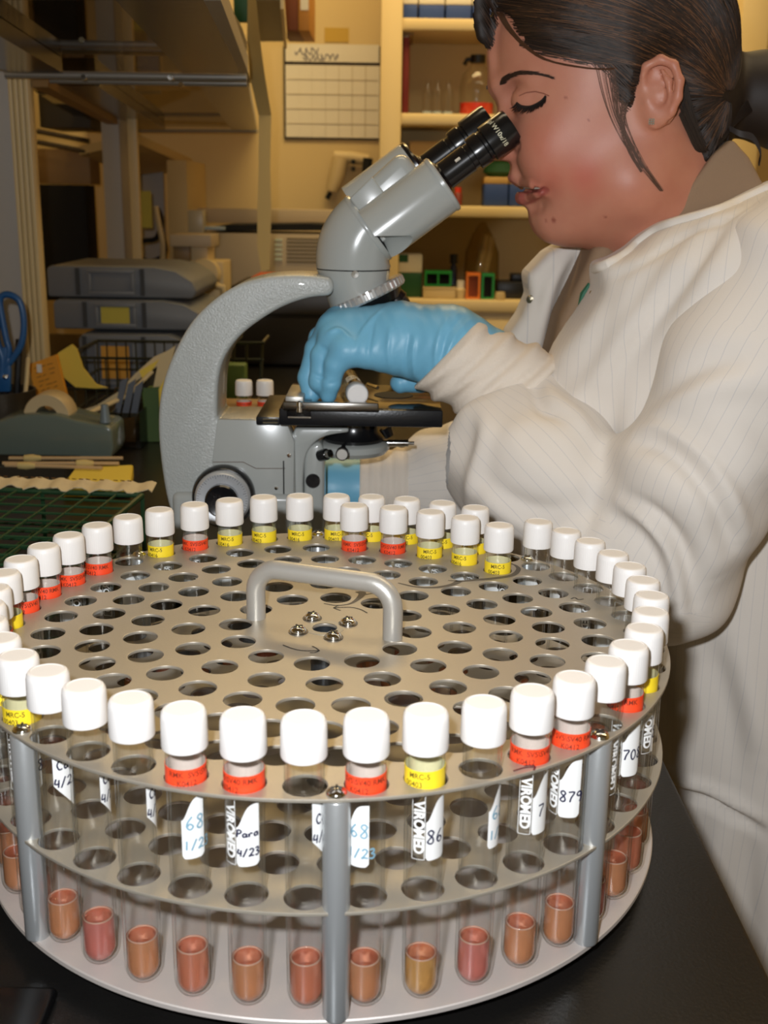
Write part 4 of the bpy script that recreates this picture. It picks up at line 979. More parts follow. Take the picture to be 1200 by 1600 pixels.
# slot: (band, liquid, label, angle of the label left edge from the camera direction in degrees)
SL = {0: ('n', 'r', L_423, 20), 1: ('r', 'o', L_pale, -60), 2: ('y', 'y', L_86, 5), 3: ('n', 'p', L_pale, 25), 4: ('r', 'o', L_7, 15), 5: ('r', 'o', L_879, -28),
      6: ('n', 'p', L_708, 70), 7: ('r', 'o', L_708, 0), 8: ('y', 'r', L_86, 60), 9: ('n', 'o', L_7, 120), 10: ('n', 'r', L_879, 200), 11: ('n', 'o', L_para, 150), 12: ('n', 'o', L_708, 190),
      13: ('n', 'o', L_86, 160), 14: ('n', 'o', L_708, 200), 15: ('n', 'o', L_pale, 190), 16: ('n', 'o', L_para, 160),
      18: ('y', 'o', L_86, 200), 19: ('y', 'o', L_para, 140), 20: ('y', 'r', L_708, 150), 21: ('y', 'o', L_86, 160), 22: ('y', 'o', L_879, 180), 23: ('y', 'o', L_para, 170), 24: ('y', 'r', L_708, 150),
      25: ('y', 'o', L_86, 180), 26: ('r', 'o', L_879, 200), 27: ('y', 'r', L_708, 170), 28: ('n', 'o', L_para, 150), 29: ('r', 'o', L_86, 170), 30: ('r', 'o', L_708, 180), 31: ('r', 'r', L_pale, 200),
      32: ('r', 'o', L_86, 150), 33: ('y', 'o', L_879, 170), 34: ('r', 'o', L_708, 180), 35: ('y', 'r', L_86, 150), 36: ('y', 'o', L_708, 170), 37: ('y', 'o', L_423, 60), 38: ('y', 'r', L_708, -20),
      39: ('n', 'o', L_423, -6), 40: ('n', 'p', L_423, 28), 41: ('n', 'o', L_423, 30), 42: ('r', 'r', L_pale, -20), 43: ('r', 'o', L_para, -28)}
def bdesc(b): return {'r': 'red-banded', 'y': 'yellow-banded', 'n': 'bandless'}[b]
def slot_desc(k):
    b = SL[k][0]
    ORD = ['first', 'second', 'third', 'fourth', 'fifth', 'sixth', 'seventh', 'eighth', 'ninth', 'tenth', 'eleventh', 'twelfth', 'thirteenth', 'fourteenth', 'fifteenth', 'sixteenth', 'seventeenth']
    if k == 43: return 'red-banded white-capped tube with the Para 4/23 label at the front rim'
    if k == 2: return 'yellow-banded tube labelled 86 with amber liquid, second right of the front centre post'
    if k == 5: return 'red-banded white-capped tube labelled 879 just left of the right front post'
    if k == 0: return 'bandless white-capped tube just left of the front centre post'
    if k == 1: return 'red-banded white-capped tube just right of the front centre post'
    if k == 3: return 'bandless white-capped tube with pink liquid at the right front of the rim'
    if k <= 16:
        return '%s tube on the outer ring, %s to the right of the front centre post' % (bdesc(b), ORD[k])
    if k >= 27:
        return '%s tube on the outer ring, %s to the left of the front centre post' % (bdesc(b), (ORD + ['eighteenth'])[43 - k])
    return '%s white-capped tube along the far rim, %s from the empty hole near the sleeve' % (bdesc(b), ORD[k - 18])
for k, (b, lq, lb, la) in SL.items():
    a = math.radians(270.5 + 8.1818 * k); make_tube(7 * D * math.cos(a), 7 * D * math.sin(a), b, lq, lb, la, slot_desc(k), i=k)
for j, (k, b) in enumerate([(8, 'r'), (7, 'r'), (6, 'y'), (5, 'y'), (4, 'y')]):
    a = math.radians(5.3 + 10 * k)
    make_tube(6 * D * math.cos(a), 6 * D * math.sin(a), b, 'o', [L_86, L_708, L_para, L_879, L_86][j], 170, '%s tube on the second ring at the back, %s of five' % (bdesc(b), ['first from the left', 'second from the left', 'middle', 'second from the right', 'first from the right'][j]), group='capped culture tubes in the second ring', i=j)
# two tubes standing behind the microscope
for j, px in enumerate((381, 414)):
    p = at(px, 610, 0.63)
    make_tube(p.x, 0.63, 'r', None, None, 0, ['red-banded capped tube behind the microscope, left of two seen through its arm', 'red-banded capped tube behind the microscope, right of two, partly behind the stage'][j], group='tubes behind the microscope', z=at(px, 593, 0.63).z - 0.13, tilt=False, i=1)
tube_me, cap_me, lab_me = tube_me_o.data, cap_o.data, L_86.data
for o in protos: bpy.data.objects.remove(o)
# ================================================================== MICROSCOPE
m_ham = mat('grey_hammered_enamel', (176, 179, 175), 0.26, bump=0.6, bscale=700, coat=0.25)
m_enam = mat('smooth_grey_enamel', (172, 175, 171), 0.22, coat=0.3)
m_rim = mat('brown_grey_enamel', (120, 108, 100), 0.35)
m_bk = mat('black_enamel', (20, 20, 22), 0.22, coat=0.3)
m_stage = mat('black_stage_metal', (24, 25, 28), 0.28, bump=0.1, bscale=600)
m_stop = mat('glossy_black_stage_top', (40, 34, 28), 0.12)
mic = thing('microscope', 'grey compound microscope with black stage and binocular eyepieces', 'microscope', (-0.06, 0.42, 0.0))
def mrel(o, par=None):
    o.parent = mic; o.matrix_parent_inverse = Matrix.Translation(mic.location).inverted()
    if par is not None:
        o.parent = par; o.matrix_parent_inverse = Matrix()
        # part meshes share the microscope's frame, so the child keeps world placement
        o.matrix_parent_inverse = par.matrix_world.inverted() if False else Matrix()
    return o
def XZ(pts, Y): return [(at(x, y, Y).x, at(x, y, Y).z) for x, y in pts]
def cm2(pts, n=5):
    return [(p.x, p.y) for p in catmull([Vector((x, y, 0)) for x, y in pts], n)]
YA = 0.372
outer = cm2([(282, 840), (262, 785), (251, 720), (247, 660), (252, 610), (268, 560), (296, 508), (330, 472), (372, 445), (415, 433), (460, 430), (500, 432)])
inner = cm2([(516, 462), (480, 466), (440, 480), (402, 503), (372, 528), (350, 560), (341, 595), (339, 640)])
prof = XZ(outer + [(517, 434), (522, 450)] + inner + [(339, 655), (400, 655), (432, 668), (460, 700), (462, 840)], YA)
arm = mrel(MB().prism(prof, YA, YA + 0.062).build('curved_arm', m_ham, bevel=0.0042, bseg=3, ang=50))
# smooth body cover plate over the stand
mrel(MB().prism(XZ([(340, 655), (447, 657), (460, 690), (458, 840), (334, 840), (332, 720)], YA), YA - 0.0012, YA + 0.02).build('stand_cover', m_enam, bevel=0.0008))
for a_, b_ in (((332, 722), (380, 722)), ((380, 722), (400, 732)), ((400, 732), (446, 732))):
    mrel(MB().tube([at(*a_, YA - 0.0012), at(*b_, YA - 0.0012)], 0.0004, 6).build('panel_seam', m_rim))
mrel(MB().tube([at(443, 720, YA - 0.0012), at(444, 836, YA - 0.0012)], 0.0006, 6).build('panel_seam', m_mblack))
for x, y, r in ((452, 711, 0.0018), (432, 762, 0.0016)):
    mrel(MB().lathe([(0, 0.002), (r, 0.0018), (r, 0), (0, 0)], 12, M=frame(at(x, y, YA - 0.0008), (0, -1, 0))).build('cover_screw', m_chrome))
# substage carrier
sub = XZ(cm2([(462, 668), (500, 668), (545, 668)], 3) + cm2([(545, 674), (510, 680), (490, 692), (478, 712), (474, 745), (474, 800), (474, 840)], 4) + [(446, 840), (446, 700)], YA + 0.012)
mrel(MB().prism(sub, YA + 0.008, YA + 0.048).build('substage_bracket', m_enam, bevel=0.003, ang=50))
mrel(MB().prism(XZ([(474, 700), (500, 690), (506, 705), (506, 840), (474, 840)], YA + 0.01), YA + 0.012, YA + 0.046).build('substage_slide', m_enam, bevel=0.004, bseg=3, ang=50))
mrel(MB().lathe([(0, 0.003), (0.0055, 0.003), (0.0062, 0.002), (0.0062, 0), (0, 0)], 24, M=frame(at(489, 751, YA + 0.011), (0, -1, 0))).build('round_plug', m_bk))
# condenser below the stage
cc = at(548, 678, 0.42)
mrel(MB().lathe([(0, -0.002), (0.030, -0.002), (0.0335, 0.002), (0.0335, 0.007), (0.031, 0.009), (0, 0.009)], 48, M=Matrix.Translation((cc.x + 0.001, 0.415, cc.z - 0.013))).build('condenser_ring', m_enam))
mrel(MB().lathe([(0, 0.008), (0.026, 0.008), (0.027, 0.012), (0.022, 0.018), (0.022, 0.026), (0, 0.026)], 40, M=Matrix.Translation((cc.x + 0.003, 0.415, cc.z - 0.013))).build('condenser', m_bk))
p = at(507, 708, 0.378)
mrel(MB().lathe([(0, 0), (0.005, 0), (0.005, 0.008), (0, 0.008)], 16, M=frame(at(500, 712, 0.385), (0.6, -0.5, 0.25))).build('centring_knob', m_bk)) 
mrel(MB().lathe([(0, 0.008), (0.0038, 0.008), (0.0036, 0.0125), (0, 0.0125)], 16, M=frame(at(500, 712, 0.385), (0.6, -0.5, 0.25))).build('centring_knob_tip', m_chrome))
kn = frame(at(535, 708, 0.365), (0, -1, 0.05))
mrel(MB().lathe([(0, -0.03), (0.003, -0.03), (0.003, 0), (0.0055, 0), (0.0055, 0.006), (0, 0.006)], 24, M=kn).build('iris_knob', m_bk))
mrel(MB().lathe([(0, 0.0062), (0.0046, 0.0062), (0.0044, 0.0075), (0, 0.0075)], 24, M=kn).build('iris_knob_cap', m_alu))
a = at(606, 692, 0.41)
mrel(MB().tube([a - Vector((0.03, 0, 0)), a], 0.0026, 12).tube([a, a + Vector((0.018, 0, 0.0002))], 0.0032, 14).tube([a + Vector((0.018, 0, 0)), a + Vector((0.023, 0, 0))], 0.0016, 10).build('condenser_lever', m_chrome))
mrel(MB().tube([at(602, 668, 0.40), at(609, 682, 0.40)], [0.006, 0.004], 10).build('clamp_screw', m_bk))
# stage
zs1 = at(520, 638, 0.352).z; zs0 = at(520, 666, 0.352).z
xs0, xs1 = at(436, 650, 0.352).x, at(692, 650, 0.352).x
stg = mrel(MB().box((xs0, 0.352, zs0), (xs1, 0.478, zs1 - 0.0006)).build('stage', m_stage, bevel=0.0015))
mrel(MB().box((xs0 + 0.001, 0.354, zs1 - 0.0005), (xs1 - 0.001, 0.476, zs1)).build('stage_top', m_stop, bevel=0.0002))
mrel(MB().box((at(400, 655, 0.362).x, 0.362, at(400, 664, 0.362).z), (xs0 - 0.0003, 0.47, at(400, 651, 0.362).z)).build('stage_slide', m_stage, bevel=0.001))
for py in (655.5, 660.5):
    mrel(MB().tube([at(411, py, 0.3605), at(434, py, 0.3605)], 0.0009, 8).build('guide_rod', m_chrome))
mrel(MB().lathe([(0.0, 0.0), (0.017, 0.0), (0.017, 0.0004), (0, 0.0004)], 40, M=Matrix.Translation((at(615, 610, 0.43).x, 0.42, zs1 + 0.0001))).build('stage_opening', m_mblack))
# mechanical stage: bar, clamp and screws
def onst(px, py, h=0.0): return gz(px, py, zs1 + h)
a, b = onst(442, 634, 0.004), onst(592, 627, 0.004)
mrel(MB().box((a.x, a.y - 0.002, zs1 + 0.0006), (b.x, a.y + 0.004, zs1 + 0.0075)).build('slide_holder_bar', m_steel, bevel=0.0012))
mrel(MB().box((a.x + 0.001, a.y + 0.010, zs1 + 0.0006), (a.x + 0.016, a.y + 0.07, zs1 + 0.010)).build('holder_slide', m_alu, bevel=0.001))
mrel(MB().box((at(448, 650, 0.35).x, 0.3495, at(450, 652, 0.35).z), (at(486, 650, 0.35).x, 0.362, at(450, 626, 0.35).z)).build('clamp_block', m_bk, bevel=0.001))
mrel(MB().box((at(450, 650, 0.349).x, 0.3485, at(450, 653, 0.349).z), (at(486, 650, 0.349).x, 0.3494, at(450, 650.5, 0.349).z)).build('clamp_edge', m_steel))
for (x, y, r) in ((472, 607, 0.0042), (468, 622, 0.0024)):
    q = onst(x, y + 8, 0.008)
    mrel(MB().lathe([(0, 0.0), (r, 0.0), (r, 0.003), (r * 0.7, 0.003), (r * 0.7, 0.005), (r * 1.1, 0.005), (r * 1.1, 0.008), (0, 0.009)], 20, M=Matrix.Translation((q.x, q.y, zs1 + 0.001))).build('stage_screw', m_chrome))
mrel(MB().tube([onst(575, 600, 0.008), onst(590, 606, 0.008)], 0.0016, 8).build('clip_lever', m_chrome))
# focus knob: black collar, graduated ring, black centre
fk = frame(at(350, 774, YA - 0.004), (0.05, -1, 0.05)); kp = pxm(0.36)
mrel(MB().lathe([(0, -0.004), (0.0265, -0.004), (0.0268, 0.002), (0.0262, 0.008), (0.0245, 0.010), (0, 0.010)], 60, M=fk).build('coarse_focus_knob', m_bk))
ring = MB().lathe([(0.0135, 0.0102), (0.0235, 0.0102), (0.0232, 0.016), (0.0215, 0.018), (0.0135, 0.0165)], 60, M=fk)
ring.build
ro = mrel(ring.build('graduated_ring', mat('matt_silver', (200, 202, 204), 0.35, metal=0.4)))
tk = MB()
for k in range(60):
    a = 2 * PI * k / 60; l = 0.0016 if k % 5 else 0.003
    tk.box((0.0212 - l, -0.00012, 0.0180), (0.0212, 0.00012, 0.0182), M=fk @ Matrix.Rotation(a, 4, 'Z') @ Matrix.Translation((0, 0, 0)))
mrel(tk.build('graduation_marks', m_mblack, smooth_=False))
mrel(MB().lathe([(0, 0.010), (0.0138, 0.010), (0.0138, 0.024), (0.0125, 0.0255), (0.006, 0.024), (0.0, 0.0238)], 40, M=fk).build('fine_focus_knob', m_bk))
# foot of the microscope on the bench
mrel(MB().prism(XZ([(262, 830), (250, 905), (262, 1005), (640, 1005), (640, 960), (520, 930), (480, 900), (460, 820)], YA), YA - 0.02, YA + 0.10).build('foot', m_enam, bevel=0.006, bseg=3)) if False else None
mrel(MB().box((-0.165, 0.34, 0.001), (0.08, 0.50, 0.028)).box((-0.150, 0.366, 0.028), (-0.045, 0.44, 0.092)).build('foot', m_enam, bevel=0.006, bseg=3, ang=50))

# nosepiece housing and head, axis plane Y = 0.41
YH = 0.408
def A_(px, py, Y=YH): return at(px, py, Y)
kx = pxm(YH)
top = A_(553, 420); bot = A_(556, 472)
# limb: lower cone from the bulb down to the turret, tilted turret
def loft(name, rings, m, seg=48, caps=True, parent=None, ang=60, bevel=0):
    """rings: (centre, normal, rx, ry, xaxis) → one closed skin"""
    mb = MB(); v = []; f = []
    for c, n, rx, ry in rings:
        n = Vector(n).normalized(); yv = Vector((0, 1, 0)); xv = yv.cross(n).normalized(); 
        for k in range(seg):
            a = 2 * PI * k / seg; p = Vector(c) + xv * (rx * math.cos(a)) + yv * (ry * math.sin(a)); v.append(tuple(p))
    for i in range(len(rings) - 1):
        for k in range(seg):
            k2 = (k + 1) % seg; f.append((i*seg+k, i*seg+k2, (i+1)*seg+k2, (i+1)*seg+k))
    if caps: f.append(tuple(range(seg))[::-1]); f.append(tuple((len(rings)-1)*seg + k for k in range(seg)))
    return mrel(mb.add(v, f).build(name, m, ang=ang))
def dirp(a, b): d = A_(*b) - A_(*a); return d.normalized()
tn = dirp((632, 430), (516, 484)); tdn = Vector((tn.z, 0, -tn.x));  # turret plane direction and its normal
if tdn.z > 0: tdn = -tdn
# lower cone
loft('nosepiece_housing', [(A_(552, 421), (0, 0, 1), 57 * kx, 0.030), (A_(554, 440), (0.05, 0, 1), 53 * kx, 0.029), (A_(562, 461), -tdn, 50 * kx, 0.028)], m_enam)
# the bulb: sweep from vertical to the tube axis
ax = dirp((575, 357), (755, 222)); 
rings = []
O = (600, 420)
for i in range(13):
    t = i / 12; ang = t * math.radians(53)
    # centre line bends right
    cx = 552 + 0 * t; 
    c0 = Vector((552, 419)); c2 = Vector((574, 357)); c1 = Vector((550, 385))
    c = c0 * (1 - t) ** 2 + c1 * 2 * t * (1 - t) + c2 * t * t
    nrm = Vector((math.sin(ang), 0, math.cos(ang)))
    r = (57 + 2.5 * math.sin(PI * t)) * kx
    rings.append((A_(c.x, c.y), nrm, r, 0.031 + 0.001 * math.sin(PI * t)))
loft('tube_elbow', rings, m_enam)
mrel(MB().lathe([(0.0302, -0.0004), (0.0306, -0.0004), (0.0306, 0.0004), (0.0302, 0.0004)], 60, M=Matrix.Translation(A_(552, 420))).build('seam_ring', m_mblack))
# flange rings
def uv(u, v, Y=YH):
    """head coordinates: u along the eyepiece axis, v across, in picture-scaled units from the flange centre"""
    return A_(575 + u * 0.8 - v * 0.6, 357 - u * 0.6 - v * 0.8, Y)
axv = (uv(100, 0) - uv(0, 0)).normalized()
FM = frame(uv(0, 0), axv, (0, 1, 0))
mrel(MB().lathe([(0.0, -0.003), (0.0305, -0.003), (0.0315, -0.0015), (0.0315, 0.0015), (0.0305, 0.003), (0, 0.003)], 60, M=FM).build('flange', m_enam))
mrel(MB().lathe([(0.0, 0.003), (0.0285, 0.003), (0.0285, 0.0042), (0, 0.0042)], 60, M=FM).build('flange_gap', m_mblack))
# binocular housings
def uvbox(name, pts, Y0, Y1, m, bevel=0.004, bseg=3, parent=None):
    v = []; n = len(pts)
    P0 = [uv(u, v_) for u, v_ in pts]
    vv = [(p.x, Y0, p.z) for p in P0] + [(p.x, Y1, p.z) for p in P0]
    f = [tuple(range(n)), tuple(range(n, 2*n))[::-1]] + [((i+1) % n, i, n+i, n+(i+1) % n) for i in range(n)]
    return mrel(MB().add(vv, f).build(name, m, bevel=bevel, bseg=bseg, ang=50))
uvbox('prism_housing', [(6, -50), (6, 55), (117, 66), (117, -40)], 0.386, 0.448, m_enam, bevel=0.010, bseg=5)
cover = uvbox('prism_cover', [(6, -30), (6, 54), (54, 60), (54, -30)], 0.3845, 0.40, m_enam, bevel=0.0015)
# near barrel housing: cylinder with slanted underside
kxx = kx
def barrel(name, v0, Yc, r, u0, u1, m, cut=False):
    rings = []
    n = 12
    rings.append((uv(u0, v0), axv)); rings.append((uv(u1, v0), axv))
    mb = MB(); seg = 56; v = []; f = []
    xv = Vector((0, 1, 0)).cross(axv).normalized(); 
    if xv.z < 0: xv = -xv
    for j, uu in enumerate((u0, u1 - 3, u1)):
        for k in range(seg):
            a = 2 * PI * k / seg; rr = r * (0.985 if j == 2 else 1)
            off = xv * (rr * math.cos(a)); c = uv(uu, v0)
            p = c + off; p = Vector((p.x, Yc + rr * math.sin(a), p.z))
            if j == 0 and cut:
                s = max(0.0, -math.cos(a)) * min(1.0, max(0.0, 0.3 - math.sin(a)))   # underside starts later
                p = p + axv * (s * 60 * kxx)
            v.append(tuple(p))
    for i in range(2):
        for k in range(seg):
            k2 = (k + 1) % seg; f.append((i*seg+k, i*seg+k2, (i+1)*seg+k2, (i+1)*seg+k))
    cc_ = sum((Vector(p) for p in v[:seg]), Vector()) / seg; v.append(tuple(cc_))
    for k in range(seg): f.append(((k + 1) % seg, k, len(v) - 1))
    f.append(tuple(2*seg + k for k in range(seg)))
    return mrel(mb.add(v, f).build(name, m, ang=35))
b1 = barrel('near_barrel', -14, 0.384, 0.0235, 4, 131, m_enam, cut=True)
b2 = barrel('far_barrel', 32, 0.442, 0.0235, 2, 118, m_enam)
# rims
def ringat(name, u, v0, Yc, prof, m, seg=48):
    c = uv(u, v0); c.y = Yc
    return mrel(MB().lathe([(r * kx, z * kx) for r, z in prof], seg, M=frame(c, axv, (0, 1, 0))).build(name, m, ang=35))
ringat('barrel_rim', 129, -14, 0.384, [(0, 0), (44.5, 0), (44.5, 5), (42, 7), (0, 7)], m_enam)
ringat('barrel_cap', 118, 32, 0.442, [(0, 0), (43, 0), (43, 5), (40, 8), (0, 8)], m_bk)
def eyepiece(v0, Yc, u0, s=1.0, nm='eyepiece'):
    e = ringat(nm, u0, v0, Yc, [(0, 0), (30, 0), (30, 4), (22, 9), (21.5, 16), (21.5, 52), (20, 53), (20, 60), (24.5, 61), (25.2, 66), (25.2, 78), (23.5, 80), (23.5, 84), (27.5, 86), (27.5, 124), (26, 129), (19, 129), (17, 122), (0, 121)], m_bk, 64)
    c = uv(u0 + 121.5, v0); c.y = Yc
    l = MB().lathe([(0, 0), (16.5 * kx, 0), (0.00001, 0.0012)], 30, M=frame(c, axv, (0, 1, 0))).build('eye_lens', mat('lens_glass', (20, 26, 34), 0.03, coat=1.0), ang=60)
    mrel(l); return e
YE1, YE2 = 0.384, 0.442
e1 = eyepiece(-6, YE1, 133)
e2 = eyepiece(20, YE2, 124)
mrel(MB().box((-0.0008, -0.0008, 0), (0.0008, 0.0008, 0.0045), M=frame(uv(172, 2, YE1 - 0.0118), axv)).build('white_index', m_white))
# lettering round the near eyepiece
v, f = text_mesh('Kpl W10x/18', 0.0052, 1.05, 0.00006)
c = uv(133 + 112, -6); c.y = YE1; re = 27.6 * kx; xv = Vector((0, 1, 0)).cross(axv).normalized(); 
if xv.z < 0: xv = -xv
def on_eye(x, z):
    a = -x / re - math.radians(90) + math.radians(-20)
    # angle 0 = up; text runs from upper side down the side facing the camera
    ang = math.radians(72) + x / re
    p = c + xv * (re * math.cos(ang)) + Vector((0, -1, 0)) * (re * math.sin(ang)) + axv * (z)
    return tuple(p)
mrel(MB().add([on_eye(x, y) for x, y in v], f).build('eyepiece_lettering', mat('cream_engraving', (225, 220, 190), 0.5), smooth_=False))
# screw and marks on the housing
mrel(MB().lathe([(0, 0.0012), (0.0032, 0.001), (0.0032, 0), (0, 0)], 20, M=frame(uv(26, 27, 0.3842), (0, -1, 0))).build('cover_screw', m_alu))
for u_, v_ in ((38, 27), (14, 27)):
    mrel(MB().lathe([(0, 0.0006), (0.0009, 0.0006), (0.0009, 0), (0, 0)], 10, M=frame(uv(u_, v_, 0.3842), (0, -1, 0))).build('cover_hole', m_mblack))
mrel(MB().lathe([(0, 0.004), (0.003, 0.0038), (0.0034, 0.003), (0.0034, 0), (0, 0)], 20, M=frame(at(555, 429, 0.381), (0, -1, 0.1))).build('lock_screw', m_chrome))
# turret: ribbed chrome ring, dark plate, objectives
tc = A_(574, 459)
TM = frame(tc, tdn, (0, 1, 0))
mrel(MB().lathe([(0.0, -0.0035), (0.0325, -0.0035), (0.0335, -0.002), (0.0335, 0.003), (0.032, 0.0045), (0, 0.0045)], 240, M=TM, rmod=lambda k, r, z: (0.975 if (k // 3) % 2 else 1.0) if r > 0.033 else 1.0).build('ribbed_turret_ring', mat('bright_silver', (214, 214, 212), 0.22, metal=0.6), ang=20))
mrel(MB().lathe([(0, 0.0045), (0.029, 0.0045), (0.026, 0.012), (0.012, 0.018), (0, 0.018)], 48, M=TM).build('turret', m_bk))
def objective(dx, dy, L, tilt, m=m_bk):
    base = tc + tn * dx + Vector((0, dy, 0)) + tdn * 0.008
    dd = (tdn + tn * tilt + Vector((0, dy * 12, 0))).normalized()
    o = mrel(MB().lathe([(0, 0), (0.009, 0), (0.009, 0.004), (0.0105, 0.005), (0.0105, L * 0.55), (0.009, L * 0.6), (0.0075, L * 0.85), (0.004, L), (0, L)], 28, M=frame(base, dd)).build('objective', m, ang=40))
    return o
objective(-0.016, 0.0, 0.020, -0.5); objective(0.0145, 0.0, 0.030, 0.55); objective(0.0, 0.018, 0.024, 0.0); objective(0.0, -0.014, 0.014, 0.0)
mrel(MB().lathe([(0.0075, 0), (0.0088, 0.0004), (0.0088, 0.003), (0.0075, 0.0034)], 28, M=frame(A_(548, 484), (0, 0, 1))).build('brass_objective_band', mat('warm_brass', (236, 150, 84), 0.3, metal=0.9)))
# culture tube held on the stage, cap towards the camera
ht = thing('culture_tube', 'white-capped tube lying on the microscope stage under the gloved hand', 'test tube', (0, 0, 0))
capc = at(559, 617, 0.345); far = capc + Vector((-0.012, 0.115, 0.006)); far.z = zs1 + 0.0095
zdir = (capc - far).normalized()
HM = frame(capc - zdir * (CAPZ + 0.0158), zdir, (0, 0, 1))
for nm, me in (('glass_tube', tube_me), ('cap', cap_me)):
    o = bpy.data.objects.new(nm, me); COL.objects.link(o); o.parent = ht
ht.matrix_world = HM
lo = bpy.data.objects.new('printed_label', lab_me); COL.objects.link(lo); lo.parent = ht; lo.rotation_euler = (0, 0, math.radians(-20))
# ================================================================== PERSON: signed-distance modelling tools
def _sd_caps(P, a, b, ra, rb):
    a = np.array(a, np.float32); b = np.array(b, np.float32); ab = b - a
    t = np.clip(((P - a) @ ab) / max(ab @ ab, 1e-9), 0, 1)
    return np.linalg.norm(P - a - t[..., None] * ab, axis=-1) - (ra + (rb - ra) * t)
def smin(a, b, k):
    h = np.clip(0.5 + 0.5 * (b - a) / k, 0, 1); return b + (a - b) * h - k * h * (1 - h)
def smax(a, b, k): return -smin(-a, -b, k)
def _sd_ell(P, c, r, R=None):
    q = P - np.array(c, np.float32)
    if R is not None: q = q @ np.array(R, np.float32)
    r = np.array(r, np.float32)
    k0 = np.linalg.norm(q / r, axis=-1); k1 = np.linalg.norm(q / (r * r), axis=-1)
    return k0 * (k0 - 1.0) / np.maximum(k1, 1e-6)
def sd_poly2(X, Z, pts):
    d = np.full(X.shape, 1e9, np.float32); s = np.ones(X.shape, bool); n = len(pts); inside = np.zeros(X.shape, bool)
    for i in range(n):
        ax_, az = pts[i]; bx_, bz = pts[(i + 1) % n]
        ex, ez = bx_ - ax_, bz - az; wx, wz = X - ax_, Z - az
        t = np.clip((wx * ex + wz * ez) / (ex * ex + ez * ez + 1e-12), 0, 1)
        d = np.minimum(d, (wx - ex * t) ** 2 + (wz - ez * t) ** 2)
        c = ((az > Z) != (bz > Z)) & (X < (bx_ - ax_) * (Z - az) / (bz - az + 1e-12) + ax_)
        inside ^= c
    d = np.sqrt(d); return np.where(inside, -d, d)
def sd_slab(P, pts, yc, T, R):
    d2 = sd_poly2(P[..., 0], P[..., 2], pts)
    qx = np.maximum(d2 + R, 0); qy = np.maximum(np.abs(P[..., 1] - yc) - (T - R), 0)
    return np.sqrt(qx * qx + qy * qy) + np.minimum(np.maximum(d2 + R, np.abs(P[..., 1] - yc) - (T - R)), 0) - R
def surface_net(fn, lo, hi, h):
    """mesh the zero level of fn inside a box"""
    n = [int(math.ceil((hi[i] - lo[i]) / h)) + 1 for i in range(3)]
    ax = [np.array([lo[i] + h * k for k in range(n[i])], np.float32) for i in range(3)]
    V = np.empty(n, np.float32)
    CH = max(1, int(400000 / (n[1] * n[2])))
    YY, ZZ = np.meshgrid(ax[1], ax[2], indexing='ij')
    for i in range(0, n[0], CH):
        xs = ax[0][i:i + CH]
        P = np.empty((len(xs), n[1], n[2], 3), np.float32)
        P[..., 0] = xs[:, None, None]; P[..., 1] = YY; P[..., 2] = ZZ
        V[i:i + CH] = fn(P)
    S = V < 0
    c = np.zeros([m - 1 for m in n], np.int8)
    for dx in (0, 1):
        for dy in (0, 1):
            for dz in (0, 1): c += S[dx:n[0]-1+dx, dy:n[1]-1+dy, dz:n[2]-1+dz]
    act = (c > 0) & (c < 8)
    idx = np.full(act.shape, -1, np.int64); ii = np.argwhere(act); idx[act] = np.arange(len(ii))
    acc = np.zeros((len(ii), 3)); cnt = np.zeros(len(ii))
    I, J, K = ii.T
    corners = [(a, b, d) for a in (0, 1) for b in (0, 1) for d in (0, 1)]
    for p in corners:
        for q in corners:
            if sum(abs(p[k] - q[k]) for k in range(3)) == 1 and p < q:
                v0 = V[I+p[0], J+p[1], K+p[2]]; v1 = V[I+q[0], J+q[1], K+q[2]]
                m = (v0 < 0) != (v1 < 0); t = np.where(m, v0 / np.where(m, v0 - v1, 1), 0)
                for k in range(3): acc[:, k] += np.where(m, p[k] + t * (q[k] - p[k]), 0)
                cnt += m
    pos = ii + acc / cnt[:, None]; pos = np.array(lo) + pos * h
    F = []
    for d in range(3):
        a, b = (d + 1) % 3, (d + 2) % 3
        sl0 = [slice(None)] * 3; sl1 = [slice(None)] * 3; sl0[d] = slice(0, n[d]-1); sl1[d] = slice(1, n[d])
        ch = S[tuple(sl0)] != S[tuple(sl1)]; e = np.argwhere(ch)
        ok = (e[:, a] > 0) & (e[:, b] > 0) & (e[:, a] < n[a]-1) & (e[:, b] < n[b]-1); e = e[ok]
        def cell(da, db):
            q = e.copy(); q[:, a] += da; q[:, b] += db; return idx[q[:, 0], q[:, 1], q[:, 2]]
        Q = np.stack([cell(-1, -1), cell(0, -1), cell(0, 0), cell(-1, 0)], 1)
        fl = S[e[:, 0], e[:, 1], e[:, 2]]
        Q[~fl] = Q[~fl][:, ::-1]; F.append(Q)
    F = np.concatenate(F); F = F[(F >= 0).all(1)]
    return pos.astype(np.float32), F
def np_mesh(name, pos, F, mats, parent=None):
    me = bpy.data.meshes.new(name); me.vertices.add(len(pos)); me.vertices.foreach_set('co', pos.astype(np.float32).ravel())
    me.loops.add(F.size); me.loops.foreach_set('vertex_index', F.astype(np.int32).ravel())
    me.polygons.add(len(F)); me.polygons.foreach_set('loop_start', np.arange(0, F.size, 4, dtype=np.int32))
    me.update(calc_edges=True); me.validate()
    for m in (mats if isinstance(mats, (list, tuple)) else [mats]): me.materials.append(m)
    me.polygons.foreach_set('use_smooth', [True] * len(me.polygons))
    o = bpy.data.objects.new(name, me); COL.objects.link(o)
    if parent: o.parent = parent
    return o
def vco(me):
    a = np.empty(len(me.vertices) * 3, np.float32); me.vertices.foreach_get('co', a); return a.reshape(-1, 3)
def vno(me):
    a = np.empty(len(me.vertices) * 3, np.float32); me.vertex_normals.foreach_get('vector', a); return a.reshape(-1, 3)
